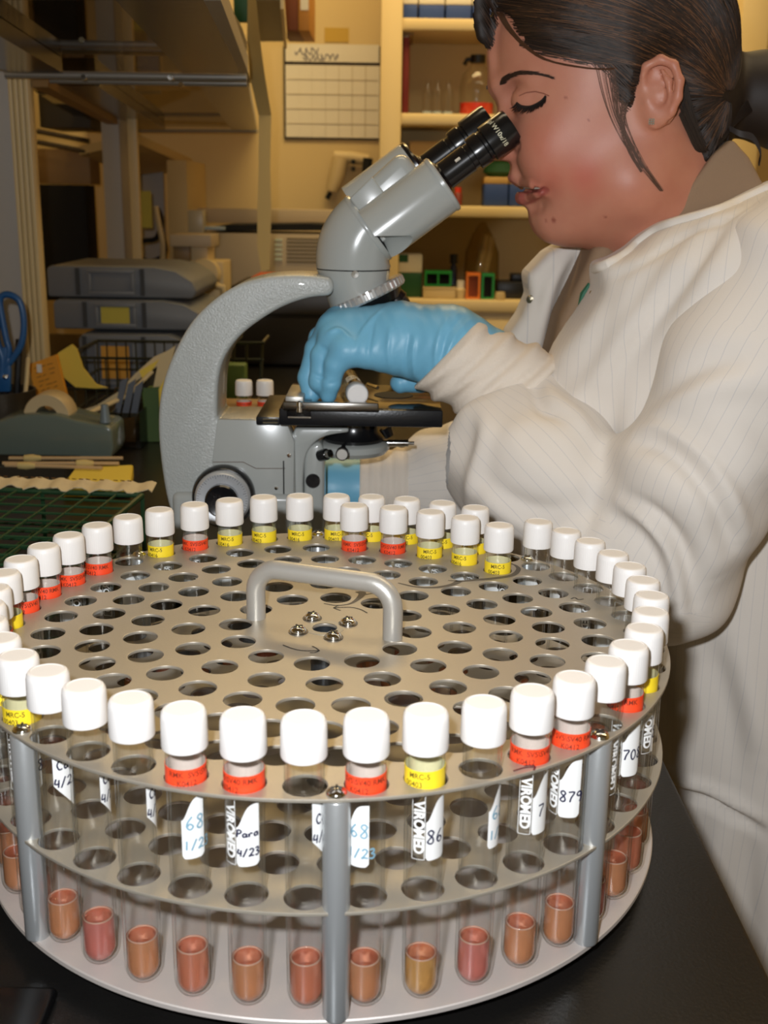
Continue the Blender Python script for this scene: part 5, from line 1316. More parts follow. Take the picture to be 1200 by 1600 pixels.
def relax(me, it=2, lam=0.5):
    e = np.empty(len(me.edges) * 2, np.int32); me.edges.foreach_get('vertices', e); e = e.reshape(-1, 2); P = vco(me)
    deg = np.bincount(e.ravel(), minlength=len(P))[:, None].astype(np.float32)
    for _ in range(it):
        s = np.zeros_like(P)
        for k in range(3): s[:, k] = np.bincount(e[:, 0], P[e[:, 1], k], len(P)) + np.bincount(e[:, 1], P[e[:, 0], k], len(P))
        P = P * (1 - lam) + lam * s / np.maximum(deg, 1)
    me.vertices.foreach_set('co', P.ravel()); me.update()
def polydist(P, line):
    d = np.full(len(P), 1e9, np.float32); tt = np.zeros(len(P), np.float32); n = len(line) - 1
    for i in range(n):
        a, b = np.array(line[i], np.float32), np.array(line[i + 1], np.float32); ab = b - a
        t = np.clip(((P - a) @ ab) / max(ab @ ab, 1e-9), 0, 1); q = np.linalg.norm(P - a - t[:, None] * ab, axis=1)
        m = q < d; d = np.where(m, q, d); tt = np.where(m, (i + t) / n, tt)
    return d, tt
def bvh_of(o):
    me = o.data; P = vco(me); F = np.empty(len(me.loops), np.int32); me.loops.foreach_get('vertex_index', F)
    return BVHTree.FromPolygons([tuple(map(float, p)) for p in P], [tuple(int(i) for i in p.vertices) for p in me.polygons])
def drop(bv, px, py):
    d = ray(px, py).normalized(); h = bv.ray_cast(CAM, d); return h[0]
def folds(o, items):
    """raise (+) or sink (-) soft creases on a cloth mesh along lines that follow its surface"""
    bv = bvh_of(o); P = vco(o.data); N = vno(o.data); disp = np.zeros(len(P), np.float32)
    for pts, amp, wd in items:
        cm = catmull([Vector((x, y, 0)) for x, y in pts], 4); L = [drop(bv, p.x, p.y) for p in cm]; L = [p for p in L if p is not None]
        if len(L) < 2: continue
        keep = [L[0]]
        for p in L[1:]:
            if (p - keep[-1]).length < 0.06: keep.append(p)
        if len(keep) < 2: continue
        d, t = polydist(P, keep); disp += amp * np.exp(-(d / wd) ** 2) * np.sin(PI * np.clip(t * 0.9 + 0.05, 0, 1)) ** 0.6
    P += N * disp[:, None]; o.data.vertices.foreach_set('co', P.ravel()); o.data.update()
def set_attr(me, name, vals):
    a = me.attributes.new(name, 'FLOAT', 'POINT'); a.data.foreach_set('value', np.asarray(vals, np.float32))

m_glove = mat('blue_nitrile', (118, 184, 216), 0.42, bump=0.12, bscale=160, spec=0.45)
m_shirt = mat('tan_shirt_fabric', (150, 124, 98), 0.85, bump=0.2, bscale=900)
m_cuff = mat('knit_cuff_fabric', (232, 220, 205), 0.9, bump=0.5, bscale=1200)
def striped(name, rgb):
    m = mat(name, rgb, 0.85, bump=0.12, bscale=1400, sheen=0.1); nt = m.node_tree; b = nt.nodes['Principled BSDF']
    at_ = nt.nodes.new('ShaderNodeAttribute'); at_.attribute_name = 'stripe'
    fr = nt.nodes.new('ShaderNodeMath'); fr.operation = 'FRACT'; nt.links.new(at_.outputs['Fac'], fr.inputs[0])
    lt = nt.nodes.new('ShaderNodeMath'); lt.operation = 'LESS_THAN'; lt.inputs[1].default_value = 0.05; nt.links.new(fr.outputs[0], lt.inputs[0])
    mu = nt.nodes.new('ShaderNodeMath'); mu.operation = 'MULTIPLY'; mu.inputs[1].default_value = 0.30; nt.links.new(lt.outputs[0], mu.inputs[0])
    mx = nt.nodes.new('ShaderNodeMix'); mx.data_type = 'RGBA'; mx.inputs[6].default_value = s2l(rgb); mx.inputs[7].default_value = s2l((150, 156, 170))
    nt.links.new(mu.outputs[0], mx.inputs[0]); nt.links.new(mx.outputs[2], b.inputs['Base Color']); return m
m_coat = striped('white_coat_fabric', (228, 220, 210))

per = thing('person', 'person in white lab coat and blue gloves, brown hair tied back, looking into the microscope', 'person', (0, 0, 0))
YM = 0.415
def h(px, py, dy=0.0): return np.array(at(px, py, YM + dy), np.float32)
def both(px, py, dy):
    a = h(px, py, -dy); b = a.copy(); b[1] = 2 * YM - a[1]; return a, b
# ---- head, neck
prof_px = [(790, -20), (772, 20), (763, 60), (761, 90), (764, 118), (769, 136), (779, 153), (781, 166), (778, 185), (772, 208), (765, 226), (764, 238), (770, 246), (782, 248), (796, 249), (800, 256), (798, 266), (797, 277), (803, 285), (815, 289), (816, 292), (811, 300), (810, 309), (814, 319), (826, 326), (829, 334), (832, 346), (841, 361), (856, 372), (880, 377), (935, 374), (950, 390), (960, 470), (1120, 470), (1110, 300), (1108, 200), (1112, 80), (1080, -20), (980, -70), (850, -60)]
prof_w = [tuple(h(x, y)[[0, 2]]) for x, y in prof_px]
def sym(P):
    Q = P.copy(); Q[..., 1] = YM - np.abs(P[..., 1] - YM); return Q
def head_fn(P, feats=True):
    Q = sym(P)          # fold to the near side (y < YM)
    d = _sd_ell(Q, h(950, 78), (0.092, 0.073, 0.088))
    d = smin(d, _sd_ell(Q, h(926, 196), (0.0665, 0.065, 0.062)), 0.03)
    d = smin(d, _sd_ell(Q, h(928, 280), (0.048, 0.053, 0.045)), 0.03)
    d = smin(d, _sd_caps(Q, h(872, 343, -0.012), h(985, 285, -0.044), 0.018, 0.026), 0.02)
    d = smin(d, _sd_caps(Q, h(985, 285, -0.044), h(1020, 215, -0.046), 0.024, 0.016), 0.03)
    d = smin(d, _sd_ell(Q, h(945, 335), (0.048, 0.040, 0.026)), 0.02)
    d = smin(d, _sd_ell(Q, h(866, 236, -0.034), (0.026, 0.022, 0.028)), 0.022)
    d = smin(d, sd_slab(Q, prof_w, YM, 0.0115, 0.0045), 0.008)
    # neck
    d = smin(d, _sd_caps(Q, h(1040, 270), h(1075, 480), 0.052, 0.058), 0.03)
    if not feats: return d
    # brow ridge, eye socket, lid, nose wing, lips
    d = smin(d, _sd_caps(Q, h(783, 132, -0.012), h(836, 124, -0.040), 0.006, 0.006), 0.012)
    d = smax(d, -_sd_ell(Q, h(797, 155, -0.030), (0.014, 0.013, 0.011)), 0.012)
    d = smin(d, _sd_ell(Q, h(828, 157, -0.030), (0.0150, 0.0165, 0.0130)), 0.004)
    d = smin(d, _sd_ell(Q, LM['wing'], (0.0115, 0.0080, 0.0105)), 0.003)
    d = smin(d, _sd_ell(Q, h(771, 233, -0.002), (0.0080, 0.0095, 0.0080)), 0.006)
    d = smax(d, -chain3(Q, LM['wingline'], (0.0012, 0.0016, 0.0012)), 0.005)
    d = smin(d, chain3(Q, LM['up'], (0.0042, 0.0040, 0.0036, 0.0020)), 0.003)
    d = smin(d, chain3(Q, LM['low'], (0.0055, 0.0054, 0.0044, 0.0022)), 0.003)
    d = smax(d, -chain3(Q, LM['gap'], (0.0038, 0.0034, 0.0022, 0.0008)), 0.0015)
    d = smax(d, -_sd_ell(Q, LM['corner'], (0.003, 0.003, 0.005)), 0.006)
    d = smax(d, -chain3(Q, LM['chin'], (0.002, 0.002, 0.001)), 0.008)
    # ear
    ey = -0.074
    rim = [(1006, 158, ey + 0.004), (1003, 130, ey - 0.001), (1010, 104, ey - 0.005), (1032, 92, ey - 0.009), (1053, 101, ey - 0.013), (1062, 126, ey - 0.015), (1059, 152, ey - 0.013), (1049, 174, ey - 0.009), (1034, 192, ey - 0.005)]
    e = None
    for i in range(len(rim) - 1):
        c = _sd_caps(Q, h(*rim[i]), h(*rim[i + 1]), 0.0034, 0.0034); e = c if e is None else smin(e, c, 0.002)
    e = smin(e, _sd_ell(Q, h(1021, 190, ey - 0.002), (0.0085, 0.0045, 0.0095)), 0.004)
    e = smin(e, _sd_ell(Q, h(1032, 146, ey + 0.001), (0.0155, 0.0055, 0.026)), 0.003)
    anti = [(1033, 112, ey - 0.007), (1045, 128, ey - 0.009), (1045, 150, ey - 0.009), (1036, 168, ey - 0.007), (1022, 174, ey - 0.005)]
    for i in range(len(anti) - 1): e = smin(e, _sd_caps(Q, h(*anti[i]), h(*anti[i + 1]), 0.0028, 0.0028), 0.002)
    e = smax(e, -_sd_ell(Q, h(1028, 150, ey - 0.008), (0.0070, 0.0075, 0.0085)), 0.002)
    e = smax(e, -_sd_ell(Q, h(1022, 122, ey - 0.007), (0.0060, 0.0040, 0.0065)), 0.003)
    e = smin(e, _sd_ell(Q, h(1010, 160, ey - 0.004), (0.0042, 0.0040, 0.0065)), 0.003)
    e = smin(e, _sd_caps(Q, h(1012, 140, ey + 0.010), h(1030, 150, ey + 0.002), 0.010, 0.008), 0.004)
    d = smin(d, e, 0.003)
    return d
def chain3(P, pts, rs):
    d = None
    for i in range(len(pts) - 1):
        e = _sd_caps(P, pts[i], pts[i + 1], rs[i], rs[i + 1]); d = e if d is None else smin(d, e, 0.002)
    return d
def skin_at(px, py, inset=0.0):
    r = np.array(ray(px, py).normalized(), np.float32); t = np.linspace(0.86, 1.02, 900, dtype=np.float32)
    P_ = np.array(CAM, np.float32) + r * t[:, None]; v = head_fn(P_, False); k = int(np.argmax(v < 0)) if (v < 0).any() else int(np.argmin(v))
    p = P_[k] + r * inset; p[1] = min(p[1], YM); return p
LM = {'up': [skin_at(804, 277, 0.004), skin_at(816, 284, 0.0015), skin_at(833, 288, 0.001), skin_at(851, 294, 0.001)],
      'low': [skin_at(818, 309, 0.003), skin_at(830, 307, 0.002), skin_at(842, 301, 0.0015), skin_at(852, 297, 0.001)],
      'gap': [skin_at(812, 293, -0.001), skin_at(826, 295, -0.001), skin_at(840, 295, -0.0005), skin_at(853, 296, 0.0)],
      'wing': skin_at(794, 230, 0.0055), 'wingline': [skin_at(804, 214), skin_at(809, 228), skin_at(805, 243)],
      'corner': skin_at(858, 300, -0.001), 'chin': [skin_at(828, 326), skin_at(842, 322), skin_at(852, 314)]}
lo = (float(h(755, 0)[0]) - 0.002, YM - 0.096, float(h(900, 470)[2])); hi = (float(h(1150, 0)[0]), YM + 0.096, float(h(900, -95)[2]))
pos, F = surface_net(head_fn, lo, hi, 0.00165)
# skin: warm, with ruddy cheek patches, darker lips
m_skin = bpy.data.materials.new('skin'); m_skin.use_nodes = True
nt = m_skin.node_tree; b = nt.nodes['Principled BSDF']; b.inputs['Roughness'].default_value = 0.47
b.inputs['Subsurface Weight'].default_value = 0.12; b.inputs['Subsurface Radius'].default_value = (0.008, 0.003, 0.0015); b.inputs['Subsurface Scale'].default_value = 1.0
def attrn(n): a = nt.nodes.new('ShaderNodeAttribute'); a.attribute_name = n; return a.outputs['Fac']
def mixc(fac, c0, rgb):
    mx = nt.nodes.new('ShaderNodeMix'); mx.data_type = 'RGBA'
    nt.links.new(fac, mx.inputs[0])
    if isinstance(c0, tuple): mx.inputs[6].default_value = c0
    else: nt.links.new(c0, mx.inputs[6])
    mx.inputs[7].default_value = s2l(rgb); return mx.outputs[2]
tc_ = nt.nodes.new('ShaderNodeTexCoord'); no = nt.nodes.new('ShaderNodeTexNoise'); no.inputs['Scale'].default_value = 45; no.inputs['Detail'].default_value = 5
nt.links.new(tc_.outputs['Object'], no.inputs['Vector'])
mr = nt.nodes.new('ShaderNodeMapRange'); mr.inputs['From Min'].default_value = 0.35; mr.inputs['From Max'].default_value = 0.7; mr.inputs['To Max'].default_value = 0.5
nt.links.new(no.outputs['Fac'], mr.inputs['Value'])
c = mixc(mr.outputs[0], s2l((202, 138, 112)), (190, 118, 96))
c = mixc(attrn('blush'), c, (196, 92, 76)); c = mixc(attrn('lips'), c, (150, 62, 60)); c = mixc(attrn('spots'), c, (140, 66, 52))
nt.links.new(c, b.inputs['Base Color'])
n2 = nt.nodes.new('ShaderNodeTexNoise'); n2.inputs['Scale'].default_value = 900; nt.links.new(tc_.outputs['Object'], n2.inputs['Vector'])
bp = nt.nodes.new('ShaderNodeBump'); bp.inputs['Strength'].default_value = 0.12; bp.inputs['Distance'].default_value = 0.0005
nt.links.new(n2.outputs['Fac'], bp.inputs['Height']); nt.links.new(bp.outputs['Normal'], b.inputs['Normal'])
body = np_mesh('head_and_neck', pos, F, m_skin, per); relax(body.data, 1, 0.4)
P = vco(body.data)
def wipe(P0):
    c0 = h(925, 255, 0); m = np.clip(1.35 - np.sqrt(((P0[:, 0] - c0[0]) / 0.036) ** 2 + ((P0[:, 2] - c0[2]) / 0.048) ** 2), 0, 1)
    return np.clip(m * 2, 0, 1)[:, None] * np.clip((np.abs(P0[:, 1] - YM) - 0.02) / 0.01, 0, 1)[:, None]
e_ = np.empty(len(body.data.edges) * 2, np.int32); body.data.edges.foreach_get('vertices', e_); e_ = e_.reshape(-1, 2)
deg_ = np.bincount(e_.ravel(), minlength=len(P))[:, None]; wm = wipe(P)
for _ in range(120):
    S_a = np.stack([np.bincount(e_[:, 0], P[e_[:, 1], k], len(P)) + np.bincount(e_[:, 1], P[e_[:, 0], k], len(P)) for k in range(3)], 1)
    P = P + wm * 0.6 * (S_a / deg_ - P)
P = P.astype(np.float32); body.data.vertices.foreach_set('co', P.ravel()); body.data.update()
def sph(px, py, dy, r, soft=0.5):
    d_ = np.linalg.norm(P - h(px, py, dy), axis=1); return np.clip((1 - d_ / r) / soft, 0, 1)
Pq = P.copy(); Pq[:, 1] = YM - np.abs(P[:, 1] - YM)
bl = np.zeros(len(P))
for px, py, dy, r, s in ((862, 300 - 25, -0.045, 0.022, 0.55), (858, 225, -0.052, 0.030, 0.30), (915, 275, -0.058, 0.022, 0.6), (940, 285, -0.058, 0.012, 0.5), (790, 235, -0.005, 0.018, 0.35), (905, 262, -0.06, 0.035, 0.25)):
    d_ = np.linalg.norm(Pq - h(px, py, dy), axis=1); bl = np.maximum(bl, s * np.exp(-(d_ / r) ** 2 * 1.6))
li = np.zeros(len(P))
for nm_, w_ in (('up', 0.0052), ('low', 0.0074)):
    d_, t_ = polydist(Pq, [Vector(p.tolist()) for p in LM[nm_]]); w2 = w_ * (1 - 0.45 * t_)
    li = np.maximum(li, np.clip((w2 - d_) / 0.0016, 0, 1))
bvh_head = bvh_of(body)
sp = np.zeros(len(P))
for px, py, r in ((865, 344, 0.0020), (1010, 262, 0.0013), (946, 339, 0.0012), (884, 153, 0.0010), (920, 188, 0.0009), (853, 345, 0.001)):
    q = drop(bvh_head, px, py)
    if q is not None: sp = np.maximum(sp, np.clip(1.4 - np.linalg.norm(P - np.array(q), axis=1) / r, 0, 0.8))
set_attr(body.data, 'blush', np.clip(bl, 0, 0.8)); set_attr(body.data, 'lips', li * 0.75); set_attr(body.data, 'spots', sp)
def on(px, py, off=0.0, bv=None):
    q = drop(bv or bvh_head, px, py); return q - ray(px, py).normalized() * off
# brows, lashes, teeth
m_hair = [mat('dark_brown_hair', (36, 25, 18), 0.6), mat('brown_hair', (60, 40, 26), 0.6), mat('light_brown_hair', (108, 72, 44), 0.6)]
m_brow = mat('brow_hair', (52, 34, 26), 0.6)
bw = MB(); Lb = catmull([Vector((x, y, 0)) for x, y in [(781, 131), (786, 124), (797, 118), (812, 114), (830, 114), (848, 117), (860, 121)]], 6)
for i in range(520):
    t = random.random() ** 1.25; k = t * (len(Lb) - 1.001); p = Lb[int(k)].lerp(Lb[int(k) + 1], k % 1)
    th_ = (8.0 * (1 - t) ** 0.9 + 1.6) * min(1, t * 8 + 0.4); oy = random.uniform(-0.5, 0.5) * th_
    dx, dy_ = random.uniform(6, 10), -4 * (1 - t * 1.6) + random.uniform(-1.5, 1.5)
    try:
        A0 = on(p.x, p.y + oy, 0.0005); B0 = on(p.x + dx, p.y + oy + dy_, 0.0013); bw.tube([A0, (A0 + B0) / 2 - ray(p.x, p.y).normalized() * 0.0005, B0], [0.00022, 0.0002, 0.00006], 4, caps=False)
    except Exception: pass
bw.build('eyebrow', m_brow, per)
far = MB()
for i in range(30):
    a0 = Vector(h(767 + random.uniform(-2, 4), 137 + random.uniform(-3, 3), 0.010 + random.uniform(0, 0.015)))
    far.tube([a0 - Vector((0.003, 0, 0)), a0 + Vector((0.002, 0.0, 0.001))], 0.0004, 4)
far.build('eyebrow', m_brow, per)
ls = MB(); LL = catmull([Vector((x, y, 0)) for x, y in [(807, 161), (815, 166), (827, 167), (838, 163), (847, 157), (853, 150)]], 6)
ls.tube([on(p.x, p.y, 0.0003) for p in LL], 0.0010, 6)
for i in range(60):
    k = i / 59 * (len(LL) - 1.01); p = LL[int(k)].lerp(LL[int(k) + 1], k % 1); t = i / 59
    A0 = on(p.x, p.y, 0.0002); B0 = A0 + Vector((-0.0060 + t * 0.0055, -0.005, -0.0040 - 0.002 * random.random()))
    ls.tube([A0, (A0 + B0) / 2 + Vector((0, 0, -0.0008)), B0], [0.0004, 0.0003, 0.00008], 4, caps=False)
ls.build('eyelashes', mat('black_lash', (24, 16, 14), 0.6), per)
lid = MB(); lid.tube([on(x, y, -0.0001) for x, y in [(811, 150), (822, 145), (836, 143), (849, 146), (858, 150)]], 0.0005, 6)
lid.build('eyelid_crease', mat('skin_fold', (150, 92, 72), 0.6), per)
te = MB()
te.tube([Vector(skin_at(x, y, 0.0055).tolist()) for x, y in ((814, 289), (822, 290), (830, 290.5), (838, 291.5), (845, 293))], [0.0015, 0.0025, 0.0025, 0.0022, 0.001], 10)
te.build('teeth', mat('tooth_enamel', (206, 198, 184), 0.25), per)
# earring: square cluster stud
es = MB(); q = on(1018, 190, 0.0012); kx_ = pxm(0.34)
for i in range(3):
    for j in range(3):
        es.lathe([(0, -0.0006), (0.0009, 0), (0.0006, 0.0007), (0, 0.0008)], 6, M=frame(q + Vector(((i - 1) * 0.0016, 0, (j - 1) * 0.0016)), (0, -1, 0)))
es.build('earring', mat('diamond_stud', (225, 225, 215), 0.08, metal=0.8), per)

# ---- hair
hair_px = [(744, -20), (745, 20), (750, 50), (757, 72), (764, 78), (768, 58), (777, 22), (786, 26), (800, 48), (818, 68), (848, 88), (890, 99), (925, 104), (948, 122), (956, 150), (964, 175), (972, 182), (980, 172), (988, 150), (1000, 130), (1008, 100), (1030, 86), (1056, 92), (1070, 118), (1068, 150), (1062, 178), (1076, 206), (1090, 235), (1106, 262), (1136, 232), (1160, 190), (1160, 60), (1130, -60), (1000, -130), (820, -110)]
hair_w = [tuple(h(x, y, -0.045 if x > 800 else 0)[[0, 2]]) for x, y in hair_px]
def hair_fn(P):
    d = head_fn(P, False)
    d2 = sd_poly2(P[..., 0], P[..., 2], hair_w)
    off = np.clip(-d2 / 0.012, -1, 1) * 0.0065 + np.clip((-d2 - 0.012) / 0.03, 0, 1) * 0.006
    ang = np.arctan2(P[..., 2] - h(1150, 150)[2], P[..., 0] - h(1150, 150)[0])
    off = off + 0.0009 * np.sin(ang * 46 + 12 * P[..., 1] * 10) * (off > 0) + 0.0006 * np.sin(ang * 97 + 40 * P[..., 1])
    d = d - off
    # front lock over the forehead
    lock = [(748, -20, -0.01), (749, 25, -0.012), (754, 55, -0.012), (761, 76, -0.012)]
    for i in range(3): d = smin(d, _sd_caps(P, h(*lock[i]), h(*lock[i + 1]), (0.010, 0.007, 0.0045)[i], (0.007, 0.0045, 0.001)[i]), 0.004)
    # volume behind the crown and knot of hair with ponytail
    d = smin(d, _sd_ell(P, h(1075, 70), (0.038, 0.062, 0.060)), 0.02)
    d = smin(d, _sd_ell(P, h(1105, 160), (0.026, 0.045, 0.036)), 0.02)
    d = smin(d, _sd_caps(P, h(1140, 150), h(1185, 150), 0.020, 0.030), 0.012)
    d = smin(d, _sd_caps(P, h(1185, 150), h(1300, 180), 0.034, 0.044), 0.012)
    return d
lo = (float(h(738, 0)[0]), YM - 0.10, float(h(900, 290)[2])); hi = (float(h(1280, 0)[0]), YM + 0.10, float(h(900, -150)[2]))
pos, F = surface_net(hair_fn, lo, hi, 0.0022)
hair = np_mesh('hair', pos, F, m_hair[0], per); relax(hair.data, 1, 0.4)
bvh_hair = bvh_of(hair)
tie = Vector((1140, 150, 0))
def inpoly(x, y):
    c = False; n = len(hair_px)
    for i in range(n):
        x0, y0 = hair_px[i]; x1, y1 = hair_px[(i + 1) % n]
        if (y0 > y) != (y1 > y) and x < (x1 - x0) * (y - y0) / (y1 - y0) + x0: c = not c
    return c
def strands(n, mi, r, off, seed, length=(80, 260)):
    rnd = random.Random(seed); mb = MB(); cnt = 0; tries = 0
    while cnt < n and tries < n * 6:
        tries += 1
        x, y = rnd.uniform(742, 1140), rnd.uniform(-70, 250)
        if not inpoly(x, y) or (915 < x < 960 and y > 100): continue
        pts = []; L = rnd.uniform(*length); s = 0; wob = rnd.uniform(-0.25, 0.25)
        while s < L:
            q = drop(bvh_hair, x, y)
            if q is None or q.y > YM + 0.03: break
            pts.append(q - ray(x, y).normalized() * (off * (0.4 + 0.6 * rnd.random())))
            to = Vector((1140 - x, 150 - y, 0)); dist = to.length
            if dist < 18: break
            dv = to.normalized()
            # hair sweeps back first, then dips to the knot
            k = min(1, dist / 300)
            sweep = Vector((1, 0.10 - (0.35 if y < 60 else 0.0), 0)) if y < 110 else Vector((0.55, -0.15, 0))
            if x < 775: sweep = Vector((0.02, 1, 0)) if y > -40 else Vector((0.3, 1, 0)); k = 1.6; 
            if 915 < x < 985 and y > 100: sweep = Vector((0.35, 1, 0)); k = 1.5
            dv = (dv + sweep * k * 0.8).normalized()
            dv = Vector((dv.x - dv.y * wob * 0.3, dv.y + dv.x * wob * 0.3, 0)); st = 9
            x += dv.x * st; y += dv.y * st; s += st
        if len(pts) < 4: continue
        m = len(pts); mb.tube(pts, [r * (0.35 + 0.65 * math.sin(PI * min(1, (i + 0.6) / m))) for i in range(m)], 4, caps=False); cnt += 1
    return mb
strands(1100, 0, 0.00055, 0.0012, 1).build('hair_strands', m_hair[0], hair)
strands(620, 1, 0.00042, 0.0016, 2).build('hair_strands', m_hair[1], hair)
strands(110, 2, 0.00028, 0.0022, 3).build('hair_strands', m_hair[2], hair)
# loose wisps in front of the ear and at the nape
ws_ = MB(); rnd = random.Random(5)
def wisp(pts, spread, n, r, offs):
    for i in range(n):
        s = rnd.uniform(-1, 1); L = []
        for j, (x, y) in enumerate(pts):
            k = 1 - 0.8 * j / (len(pts) - 1)
            q = drop(bvh_head, x + s * spread * k + rnd.uniform(-0.6, 0.6), y + rnd.uniform(-1, 1)) or drop(bvh_hair, x, y)
            if q is None: continue
            L.append(q - ray(x, y).normalized() * (offs * (1 + 0.3 * rnd.random())))
        if len(L) > 2: ws_.tube(catmull(L, 3), r, 4, caps=False)
wisp([(945, 100), (952, 140), (962, 180), (978, 215), (996, 245), (1010, 266), (1034, 298)], 15, 20, 0.00016, 0.0018)
wisp([(965, 100), (966, 150), (972, 190), (990, 230), (1004, 262)], 14, 22, 0.00018, 0.0018)
wisp([(985, 120), (975, 160), (972, 200), (985, 240), (1002, 268)], 8, 20, 0.0002, 0.0018)
wisp([(780, 20), (795, 45), (818, 70), (850, 92), (900, 104), (950, 108), (1000, 100)], 5, 46, 0.00024, 0.002)
ws_.build('hair_wisps', mat('soft_brown_hair', (84, 54, 34), 0.6), hair)
nw = MB()
for i in range(70):
    s = rnd.uniform(-1, 1); u_ = rnd.uniform(-1, 1)
    L = [h(1066 + s * 6, 150 + u_ * 30, -0.070), h(1080 + s * 8, 195 + u_ * 12, -0.062), h(1098 + s * 8, 232 + u_ * 6, -0.052), h(1122 + s * 6, 222, -0.046), h(1150, 186 + s * 8, -0.036), h(1175, 160 + s * 14, -0.03)]
    nw.tube(catmull([Vector(p) for p in L], 4), 0.0005, 4, caps=False)
for i in range(26):
    s = rnd.uniform(-1, 1)
    L = [h(1140, 200 + 4 * s, -0.04), h(1156, 208 + 5 * s, -0.045), h(1176, 214 + 6 * s, -0.045), h(1188, 236 + 4 * s, -0.045), h(1186, 256 + 3 * s, -0.042)]
    nw.tube(catmull([Vector(p) for p in L], 4), 0.0006, 4, caps=False)
for i in range(240):
    a = rnd.uniform(-1, 1) * 2.6; r0 = 0.030 + rnd.uniform(0, 0.003)
    L = []
    for j, (x, y, rr) in enumerate([(1148, 150, 0.021), (1170, 150, 0.030), (1200, 154, 0.037), (1240, 163, 0.041), (1290, 178, 0.045)]):
        w_ = a + 0.15 * math.sin(j + i)
        c0 = h(x, y, 0); L.append(Vector((c0[0], c0[1] - math.cos(w_) * rr, c0[2] + math.sin(w_) * rr)))
    nw.tube(catmull(L, 3), 0.0006, 4, caps=False)
nw.build('nape_hair', m_hair[0], hair)
MB().tube(catmull([Vector(h(1136 + 3 * math.cos(a), 150 + 30 * math.sin(a), -0.034 - 0.006 * math.cos(a))) for a in [PI * k / 8 - PI / 2 for k in range(9)]], 3), 0.0028, 8).build('hair_tie', mat('red_elastic', (150, 40, 28), 0.6), hair)
# ---- lab coat, shirt, sleeves, gloves
def c_(px, py, Y): return np.array(at(px, py, Y), np.float32)
def poly_w(pts, Y): return [(at(x, y, Y).x, at(x, y, Y).z) for x, y in pts]
# torso sections: (py on plane .42, centre px, half depth x, half width y, centre y)
SEC = [(330, 1105, 0.075, 0.085, 0.42), (400, 1095, 0.115, 0.150, 0.42), (480, 1080, 0.130, 0.165, 0.42), (600, 1085, 0.142, 0.160, 0.42), (760, 1120, 0.142, 0.155, 0.42), (950, 1180, 0.140, 0.165, 0.42), (1200, 1235, 0.150, 0.18, 0.42), (1500, 1270, 0.16, 0.19, 0.42), (1900, 1290, 0.17, 0.20, 0.42)]
SZ = np.array([at(c, p, 0.42).z for p, c, *_ in SEC])[::-1]
def sec(i, z, extra=None):
    vals = np.array([(at(s[1], s[0], 0.42).x if i == 0 else s[i + 1]) for s in SEC])[::-1]
    return np.interp(z, SZ, vals).astype(np.float32)
def torso_fn(P, grow=0.0):
    z = P[..., 2]; cx = sec(0, z); a = sec(1, z) + grow; b = sec(2, z) + grow
    dx = (P[..., 0] - cx) / a; dy = (P[..., 1] - 0.42) / b
    k = (np.abs(dx) ** 2.2 + np.abs(dy) ** 2.2) ** (1 / 2.2)
    d = (k - 1) * np.minimum(a, b) * 0.9
    return smax(d, z - SZ[-1] - 0.0, 0.05)
# near shoulder slope
NECK = poly_w([(1260, 262), (1200, 284), (1123, 318), (1060, 336), (1027, 347), (1000, 366), (978, 386), (950, 402), (924, 409), (924, 430), (927, 447), (918, 462), (905, 482), (884, 512), (866, 540), (851, 575), (842, 640), (842, 760), (842, 1900), (1800, 1900), (1800, 200), (1350, 230)], 0.355)
def coat_fn(P):
    d = torso_fn(P)
    d = smin(d, _sd_caps(P, c_(1100, 400, 0.40), c_(1215, 460, 0.285), 0.085, 0.075), 0.05)
    d = smin(d, _sd_ell(P, c_(985, 560, 0.36), (0.070, 0.065, 0.10)), 0.05)
    d2 = sd_poly2(P[..., 0], P[..., 2], NECK)
    # the body keeps to the near side of its front edge and below its neckline
    d = smax(d, d2, 0.006)
    d = smax(d, (P[..., 1] - 0.372) + 1.0 * d2, 0.004)
    d = smax(d, P[..., 1] - 0.47, 0.02)
    d = smax(d, -(P[..., 0] - 0.2125) - 10 * np.clip(P[..., 2] - 0.012, 0, 1), 0.004)
    # room for the neck and shirt inside
    d = smax(d, -_sd_caps(P, c_(1050, 250, 0.425), c_(1085, 430, 0.43), 0.066, 0.070), 0.008)
    return d
lo = (0.13, 0.20, -0.42); hi = (0.47, 0.50, 0.40)
pos, F = surface_net(coat_fn, lo, hi, 0.0042)
coat = np_mesh('lab_coat', pos, F, m_coat, per); relax(coat.data, 2, 0.5)
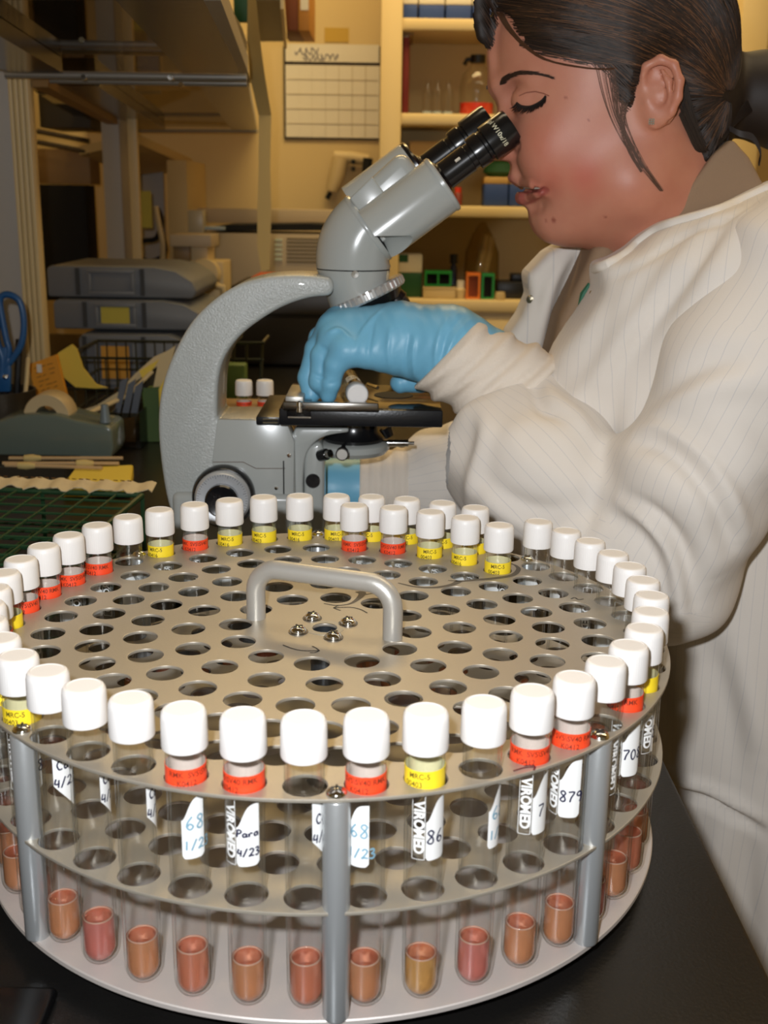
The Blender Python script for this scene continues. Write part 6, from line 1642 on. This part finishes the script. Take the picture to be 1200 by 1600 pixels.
folds(coat, [
    ([(1110, 345), (1050, 425), (985, 515), (915, 605), (880, 660)], 0.005, 0.010),
    ([(1150, 360), (1105, 440), (1060, 510), (1010, 590)], 0.005, 0.012),
    ([(1135, 350), (1080, 430), (1020, 505), (960, 585)], -0.004, 0.007),
    ([(960, 470), (935, 540), (905, 600)], -0.004, 0.010),
    ([(1010, 410), (960, 490), (920, 560)], 0.003, 0.010),
    ([(1000, 620), (985, 680), (980, 740)], 0.005, 0.009),
    ([(960, 620), (950, 690), (945, 740)], -0.004, 0.008),
    ([(900, 620), (890, 680)], 0.004, 0.010),
    ([(1200, 300), (1130, 345), (1060, 375), (1000, 415), (940, 440)], -0.003, 0.004),
    ([(1060, 980), (1070, 1080), (1080, 1200), (1085, 1300)], 0.007, 0.016),
    ([(1110, 1000), (1140, 1120), (1150, 1220)], -0.006, 0.014),
    ([(1150, 1000), (1175, 1100), (1190, 1180)], 0.006, 0.014),
    ([(1040, 1215), (1090, 1222), (1140, 1250), (1190, 1280)], 0.007, 0.006),
    ([(1040, 1232), (1090, 1240), (1140, 1270), (1190, 1300)], -0.008, 0.006),
    ([(1130, 1290), (1110, 1380), (1120, 1470)], 0.008, 0.015),
    ([(1170, 1300), (1165, 1400), (1170, 1500)], -0.006, 0.012)])
P = vco(coat.data); set_attr(coat.data, 'stripe', np.arctan2(P[:, 1] - 0.42, P[:, 0] - 0.33) * 0.165 / 0.0085 + 0.2)
bvc = bvh_of(coat)
# neckline band and snap placket
nb = MB(); L = []
for p in catmull([Vector((x, y, 0)) for x, y in [(1230, 283), (1200, 291), (1123, 325), (1060, 343), (1027, 355), (1000, 373), (978, 393), (950, 409), (930, 415)]], 5):
    q = drop(bvc, p.x, p.y + 4)
    if q is not None: L.append(q - ray(p.x, p.y).normalized() * 0.001)
L2 = [L[0]]
for p in L[1:]:
    if (p - L2[-1]).length < 0.05: L2.append(p)
if len(L2) > 3: nb.tube(L2, 0.0042, 10).build('neckline_binding', mat('white_binding_fabric', (228, 220, 210), 0.85), coat)
for x, y in ((926, 458),):
    q = at(x, y, 0.352); MB().lathe([(0, 0.002), (0.0022, 0.0018), (0.0026, 0), (0, 0)], 14, M=frame(q, (-0.5, -1, 0.1))).build('snap', m_chrome, coat)
# far front of the coat, beyond the opening
FAR = poly_w([(938, 372), (905, 374), (882, 379), (855, 394), (822, 429), (824, 445), (827, 462), (813, 494), (794, 521), (780, 570), (775, 700), (900, 700), (866, 560), (880, 500), (905, 430), (925, 398)], 0.455)
def far_fn(P):
    d = sd_slab(P, FAR, 0.475, 0.034, 0.012)
    d = smax(d, -_sd_caps(P, c_(905, 400, 0.44), c_(850, 600, 0.44), 0.010, 0.012), 0.01)
    return d
xs_, zs_ = [p[0] for p in FAR], [p[1] for p in FAR]
pos, F = surface_net(far_fn, (min(xs_) - 0.01, 0.43, min(zs_) - 0.01), (max(xs_) + 0.01, 0.52, max(zs_) + 0.01), 0.0025)
lap = np_mesh('coat_front_panel', pos, F, m_coat, coat); relax(lap.data, 2, 0.5)
folds(lap, [([(900, 385), (865, 440), (848, 500), (838, 560)], 0.003, 0.006), ([(880, 392), (848, 435), (838, 490)], -0.002, 0.005), ([(910, 395), (884, 450), (860, 520)], -0.003, 0.005)])
P = vco(lap.data); set_attr(lap.data, 'stripe', P[:, 0] / 0.02 + 0.3)
q = drop(bvh_of(lap), 829, 468)
if q is not None: MB().lathe([(0, 0.002), (0.003, 0.0016), (0.0038, 0.0), (0, 0)], 16, M=frame(q, (-0.3, -1, 0))).build('snap', mat('pewter', (120, 112, 96), 0.3, metal=0.9), lap)
# shirt front and its standing collar
SHF = poly_w([(938, 370), (955, 392), (972, 392), (975, 430), (950, 470), (925, 520), (900, 640), (845, 640), (850, 560), (868, 490), (900, 425), (918, 385)], 0.42)
def shirt_fn(P):
    d = sd_slab(P, SHF, 0.42, 0.035, 0.010)
    d = smin(d, smax(_sd_caps(P, c_(1066, 330, 0.42), c_(1085, 470, 0.425), 0.060, 0.072), -_sd_caps(P, c_(1050, 250, 0.42), c_(1075, 480, 0.42), 0.0535, 0.060), 0.002), 0.01)
    # collar: ring round the neck rising to the nape
    u = P - c_(1075, 330, 0.42)
    top = (P[..., 2] - c_(1035, 352, 0.36)[2]) - np.clip((P[..., 0] - c_(1035, 352, 0.36)[0]) * 1.25, -0.016, 0.062)
    d = smax(d, top, 0.004)
    return d
pos, F = surface_net(shirt_fn, (0.15, 0.34, 0.17), (0.40, 0.50, 0.42), 0.0028)
shirt = np_mesh('shirt', pos, F, m_shirt, per); relax(shirt.data, 1, 0.5)
col_ = poly_w([(1036, 352), (1075, 300), (1120, 240), (1150, 216), (1176, 245), (1200, 290), (1230, 320), (1150, 380)], 0.352)
def collar_fn(P): return smax(sd_slab(P, col_, 0.375, 0.0105 + 0.006, 0.003), -_sd_caps(P, c_(1045, 250, 0.42), c_(1075, 480, 0.42), 0.0535, 0.06), 0.002)
pos, F = surface_net(collar_fn, (0.22, 0.34, 0.26), (0.36, 0.41, 0.41), 0.0022)
cl = np_mesh('shirt_collar', pos, F, m_shirt, shirt); relax(cl.data, 1, 0.5)
MB().tube([c_(924, 444, 0.381), c_(915, 462, 0.381), c_(906, 480, 0.381)], [0.003, 0.005, 0.002], 8).build('green_lanyard', mat('teal_green', (46, 110, 84), 0.5), per)

# near sleeve
def chain(P, pts, k):
    d = None
    for i in range(len(pts) - 1):
        a_, b_ = pts[i], pts[i + 1]
        e = _sd_caps(P, c_(*a_[:3]), c_(*b_[:3]), a_[3], b_[3]); d = e if d is None else smin(d, e, k)
    return d
ARM = [(1262, 460, 0.262, 0.075), (1186, 578, 0.245, 0.061), (1086, 756, 0.235, 0.053), (1036, 900, 0.245, 0.048)]
FORE = [(1036, 900, 0.245, 0.048), (935, 845, 0.275, 0.050), (845, 745, 0.305, 0.057), (765, 655, 0.340, 0.044)]
def sleeve_fn(P):
    d = smin(chain(P, ARM, 0.03), chain(P, FORE, 0.03), 0.025)
    d = smin(d, _sd_ell(P, c_(735, 700, 0.33), (0.026, 0.030, 0.040)), 0.02)
    d = smin(d, _sd_ell(P, c_(845, 610, 0.345), (0.022, 0.028, 0.024)), 0.015)
    d = smin(d, _sd_ell(P, c_(880, 690, 0.31), (0.030, 0.03, 0.030)), 0.02)
    ax_ = c_(845, 745, 0.305) - c_(765, 655, 0.340); ax_ /= np.linalg.norm(ax_)
    t = (P - c_(775, 640, 0.35)) @ ax_
    d = smax(d, -(t + 0.004), 0.016)
    # soft rumple
    x, y, z = P[..., 0], P[..., 1], P[..., 2]
    d = d + 0.0016 * np.sin(x * 70 + z * 55 + 2 * np.sin(z * 38)) + 0.0012 * np.sin(x * 40 - z * 95 + y * 50)
    return d
pos, F = surface_net(sleeve_fn, (0.08, 0.14, 0.02), (0.42, 0.42, 0.36), 0.0032)
slv = np_mesh('coat_sleeve', pos, F, m_coat, coat); relax(slv.data, 2, 0.5)
folds(slv, [
    ([(999, 672), (1037, 676), (1088, 712), (1135, 773), (1165, 835)], 0.007, 0.008),
    ([(1003, 690), (1040, 696), (1084, 732), (1122, 790), (1140, 850)], -0.008, 0.008),
    ([(1023, 628), (1070, 590), (1110, 570), (1160, 556)], -0.005, 0.010),
    ([(1010, 650), (1060, 625), (1120, 600), (1190, 596)], 0.005, 0.010),
    ([(967, 787), (1013, 815), (1046, 862), (1062, 930), (1060, 980)], 0.007, 0.007),
    ([(980, 778), (1030, 810), (1066, 862), (1080, 940)], -0.007, 0.007),
    ([(950, 800), (1000, 840), (1032, 890), (1045, 960)], -0.006, 0.008),
    ([(752, 635), (758, 670), (752, 705), (738, 750), (730, 785)], 0.005, 0.008),
    ([(752, 745), (790, 778), (827, 798), (875, 803), (925, 785)], -0.007, 0.010),
    ([(745, 770), (790, 800), (840, 820), (900, 815)], 0.005, 0.010),
    ([(790, 690), (830, 668), (880, 690), (915, 720)], 0.004, 0.014),
    ([(850, 590), (862, 620), (900, 650), (930, 690)], 0.004, 0.008),
    ([(835, 600), (845, 635), (870, 655)], -0.006, 0.006),
    ([(925, 750), (920, 800), (900, 850)], -0.005, 0.008),
    ([(1120, 650), (1150, 700), (1180, 760)], 0.004, 0.016),
    ([(1080, 800), (1110, 860), (1120, 900)], 0.004, 0.012)])
P = vco(slv.data)
def limb_stripe(P, pts, w):
    ch = [c_(*p[:3]) for p in pts]; d, t = polydist(P, [Vector(p.tolist()) for p in ch]); 
    # angle about the limb axis
    n = len(ch) - 1; k = np.clip((t * n).astype(int), 0, n - 1); A = np.array(ch)[k]; B = np.array(ch)[k + 1]
    ax_ = (B - A) / np.linalg.norm(B - A, axis=1)[:, None]; r = P - A; r = r - ax_ * (r * ax_).sum(1)[:, None]
    u = np.cross(ax_, np.array([0, 1, 0])); u /= np.linalg.norm(u, axis=1)[:, None]; v_ = np.cross(ax_, u)
    return np.arctan2((r * v_).sum(1), (r * u).sum(1)) * 0.055 / w, d
sA, dA = limb_stripe(P, ARM, 0.0085); sF, dF = limb_stripe(P, FORE, 0.0085)
set_attr(slv.data, 'stripe', np.where(dA < dF, sA, sF))
# knit cuff with rolls
CA, CB = c_(697, 556, 0.355), c_(800, 606, 0.350)
def cuff_fn(P):
    axd = (CB - CA) / np.linalg.norm(CB - CA); r = P - CA; t = r @ axd; q = np.linalg.norm(r - t[..., None] * axd, axis=-1)
    L_ = float(np.linalg.norm(CB - CA)); ph = t / L_
    # the mouth of the cuff is cut on a slant and its rolls run round it
    tt = t + 0.020 * ((r @ np.array([0.45, 0, 0.9], np.float32)) / 0.035) * -0.55
    rad = 0.0345 + 0.0022 * np.sin(tt * 300 + 1.6 * np.sin(P[..., 2] * 75 + 1) + 0.8) + 0.0008 * np.sin(tt * 620 + 3 * np.sin(P[..., 1] * 50)) + 0.004 * ph
    d = (q - rad)
    d = smax(d, -(tt + 0.002), 0.004); d = smax(d, tt - L_ - 0.012, 0.006)
    return d
lo = np.minimum(CA, CB) - 0.06; hi = np.maximum(CA, CB) + 0.06
pos, F = surface_net(cuff_fn, lo, hi, 0.0022)
cf = np_mesh('knit_cuff', pos, F, m_cuff, slv); relax(cf.data, 1, 0.5)
# near glove (left hand)
KN = [((530, 503, 0.392), (500, 528, 0.396), (486, 575, 0.393), (486, 612, 0.388), 0.0092, 0.0083, 0.0072),
      ((520, 514, 0.378), (495, 545, 0.379), (482, 590, 0.376), (486, 617, 0.371), 0.0095, 0.0087, 0.0075),
      ((524, 530, 0.365), (503, 556, 0.362), (499, 596, 0.360), (510, 612, 0.368), 0.0092, 0.0086, 0.0075),
      ((541, 549, 0.353), (524, 570, 0.352), (517, 598, 0.354), (513, 618, 0.357), 0.0088, 0.0078, 0.0068)]
def glove_fn(P):
    d = _sd_caps(P, c_(760, 572, 0.358), c_(700, 545, 0.362), 0.031, 0.029)
    pal = _sd_caps(P, c_(700, 541, 0.364), c_(632, 531, 0.368), 0.0295, 0.0265)
    d = smin(d, pal, 0.02)
    for k, (a, b, c, e, r1, r2, r3) in enumerate(KN):
        w = ((705, 520, 0.376), (705, 532, 0.372), (705, 545, 0.368), (705, 558, 0.362))[k]
        d = smin(d, _sd_caps(P, c_(*w), c_(*a), 0.017, r1 + 0.003), 0.014)
    d = smin(d, _sd_caps(P, c_(620, 520, 0.37), c_(552, 512, 0.374), 0.024, 0.013), 0.012)
    f_ = None
    for (a, b, c, e, r1, r2, r3) in KN:
        g_ = smin(_sd_caps(P, c_(*a), c_(*b), r1 + 0.002, r1), _sd_caps(P, c_(*b), c_(*c), r1, r2), 0.003)
        g_ = smin(g_, _sd_caps(P, c_(*c), c_(*e), r2, r3), 0.003)
        f_ = g_ if f_ is None else smin(f_, g_, 0.0015)
    d = smin(d, f_, 0.006)
    th_ = smin(_sd_caps(P, c_(700, 572, 0.385), c_(655, 590, 0.395), 0.016, 0.0125), _sd_caps(P, c_(655, 590, 0.395), c_(626, 598, 0.392), 0.0118, 0.0090), 0.004)
    d = smin(d, th_, 0.006)
    x, z = P[..., 0], P[..., 2]
    d = d + 0.0002 * np.sin(x * 620 + 3 * np.sin(z * 130)) * np.clip((x + 0.005) / 0.02, 0, 1)
    return d
pos, F = surface_net(glove_fn, (-0.055, 0.31, 0.150), (0.135, 0.425, 0.268), 0.0014)
gl_ = np_mesh('glove', pos, F, m_glove, per); relax(gl_.data, 1, 0.4)
folds(gl_, [([(512, 520), (530, 515), (548, 530)], 0.0018, 0.0022), ([(575, 505), (560, 530), (556, 550)], 0.0010, 0.0020), ([(585, 500), (577, 540), (575, 562)], -0.0012, 0.0016),
    ([(610, 510), (606, 545), (608, 572)], 0.0011, 0.0018), ([(640, 525), (634, 560), (636, 588)], -0.0012, 0.0016), ([(648, 525), (645, 560), (648, 590)], 0.0011, 0.0016),
    ([(700, 495), (684, 530), (680, 570), (682, 592)], 0.0013, 0.0020), ([(720, 495), (698, 525), (690, 560)], -0.0013, 0.0018), ([(735, 500), (712, 525), (696, 560), (690, 590)], 0.0013, 0.0018),
    ([(600, 480), (580, 500), (565, 520)], 0.001, 0.002), ([(498, 540), (512, 548)], -0.001, 0.0015), ([(490, 585), (500, 590), (508, 590)], -0.0012, 0.0015), ([(512, 600), (525, 598)], -0.001, 0.0014)])
# puckered glove seam at the knuckle
MB().tube([c_(513, 512, 0.372), c_(511, 517, 0.370), c_(513, 523, 0.368)], [0.0008, 0.0016, 0.0006], 6).build('glove_pucker', m_glove, gl_)

# far arm: sleeve, cuff, gloved hand on the far focus knob
FARARM = [(1130, 560, 0.56, 0.07), (960, 700, 0.55, 0.060), (800, 745, 0.53, 0.055), (705, 748, 0.51, 0.047), (655, 755, 0.50, 0.040)]
def far_sleeve(P):
    d = chain(P, FARARM, 0.03)
    return d + 0.0018 * np.sin(P[..., 0] * 150 + 2 * np.sin(P[..., 2] * 60))
pos, F = surface_net(far_sleeve, (0.05, 0.43, 0.02), (0.40, 0.63, 0.30), 0.004)
fs = np_mesh('coat_sleeve', pos, F, m_coat, coat); relax(fs.data, 2, 0.5)
P = vco(fs.data); set_attr(fs.data, 'stripe', limb_stripe(P, FARARM, 0.01)[0])
def far_cuff(P):
    d = chain(P, [(650, 755, 0.50, 0.037), (562, 762, 0.495, 0.031)], 0.01)
    return smax(d + 0.0012 * np.sin(P[..., 0] * 560), -(P[..., 0] - c_(562, 762, 0.495)[0]), 0.004)
pos, F = surface_net(far_cuff, (-0.02, 0.44, 0.04), (0.11, 0.56, 0.14), 0.0025)
fc = np_mesh('knit_cuff', pos, F, m_cuff, fs)
def far_glove(P):
    d = chain(P, [(575, 762, 0.495, 0.030), (520, 762, 0.490, 0.026), (455, 760, 0.488, 0.023)], 0.01)
    for k, (z0, y0) in enumerate(((735, 0.480), (752, 0.478), (772, 0.478), (790, 0.480))):
        g_ = smin(_sd_caps(P, c_(462, 755 + k * 7, 0.486), c_(405, z0, y0 + 0.006), 0.0105, 0.0092), _sd_caps(P, c_(405, z0, y0 + 0.006), c_(372, z0 + 6, y0 - 0.012), 0.009, 0.0078), 0.003)
        d = smin(d, g_, 0.003)
    d = smin(d, _sd_caps(P, c_(500, 790, 0.475), c_(430, 815, 0.458), 0.013, 0.009), 0.006)
    return d
pos, F = surface_net(far_glove, (-0.12, 0.43, 0.03), (0.03, 0.54, 0.13), 0.002)
fg = np_mesh('glove', pos, F, m_glove, per); relax(fg.data, 1, 0.4)
# body under the coat: legs and seat on a stool (below the frame)
leg = MB()
tr = thing('lab_stool', 'round laboratory stool under the seated person', 'stool', (0.40, 0.42, -0.92)) if False else None
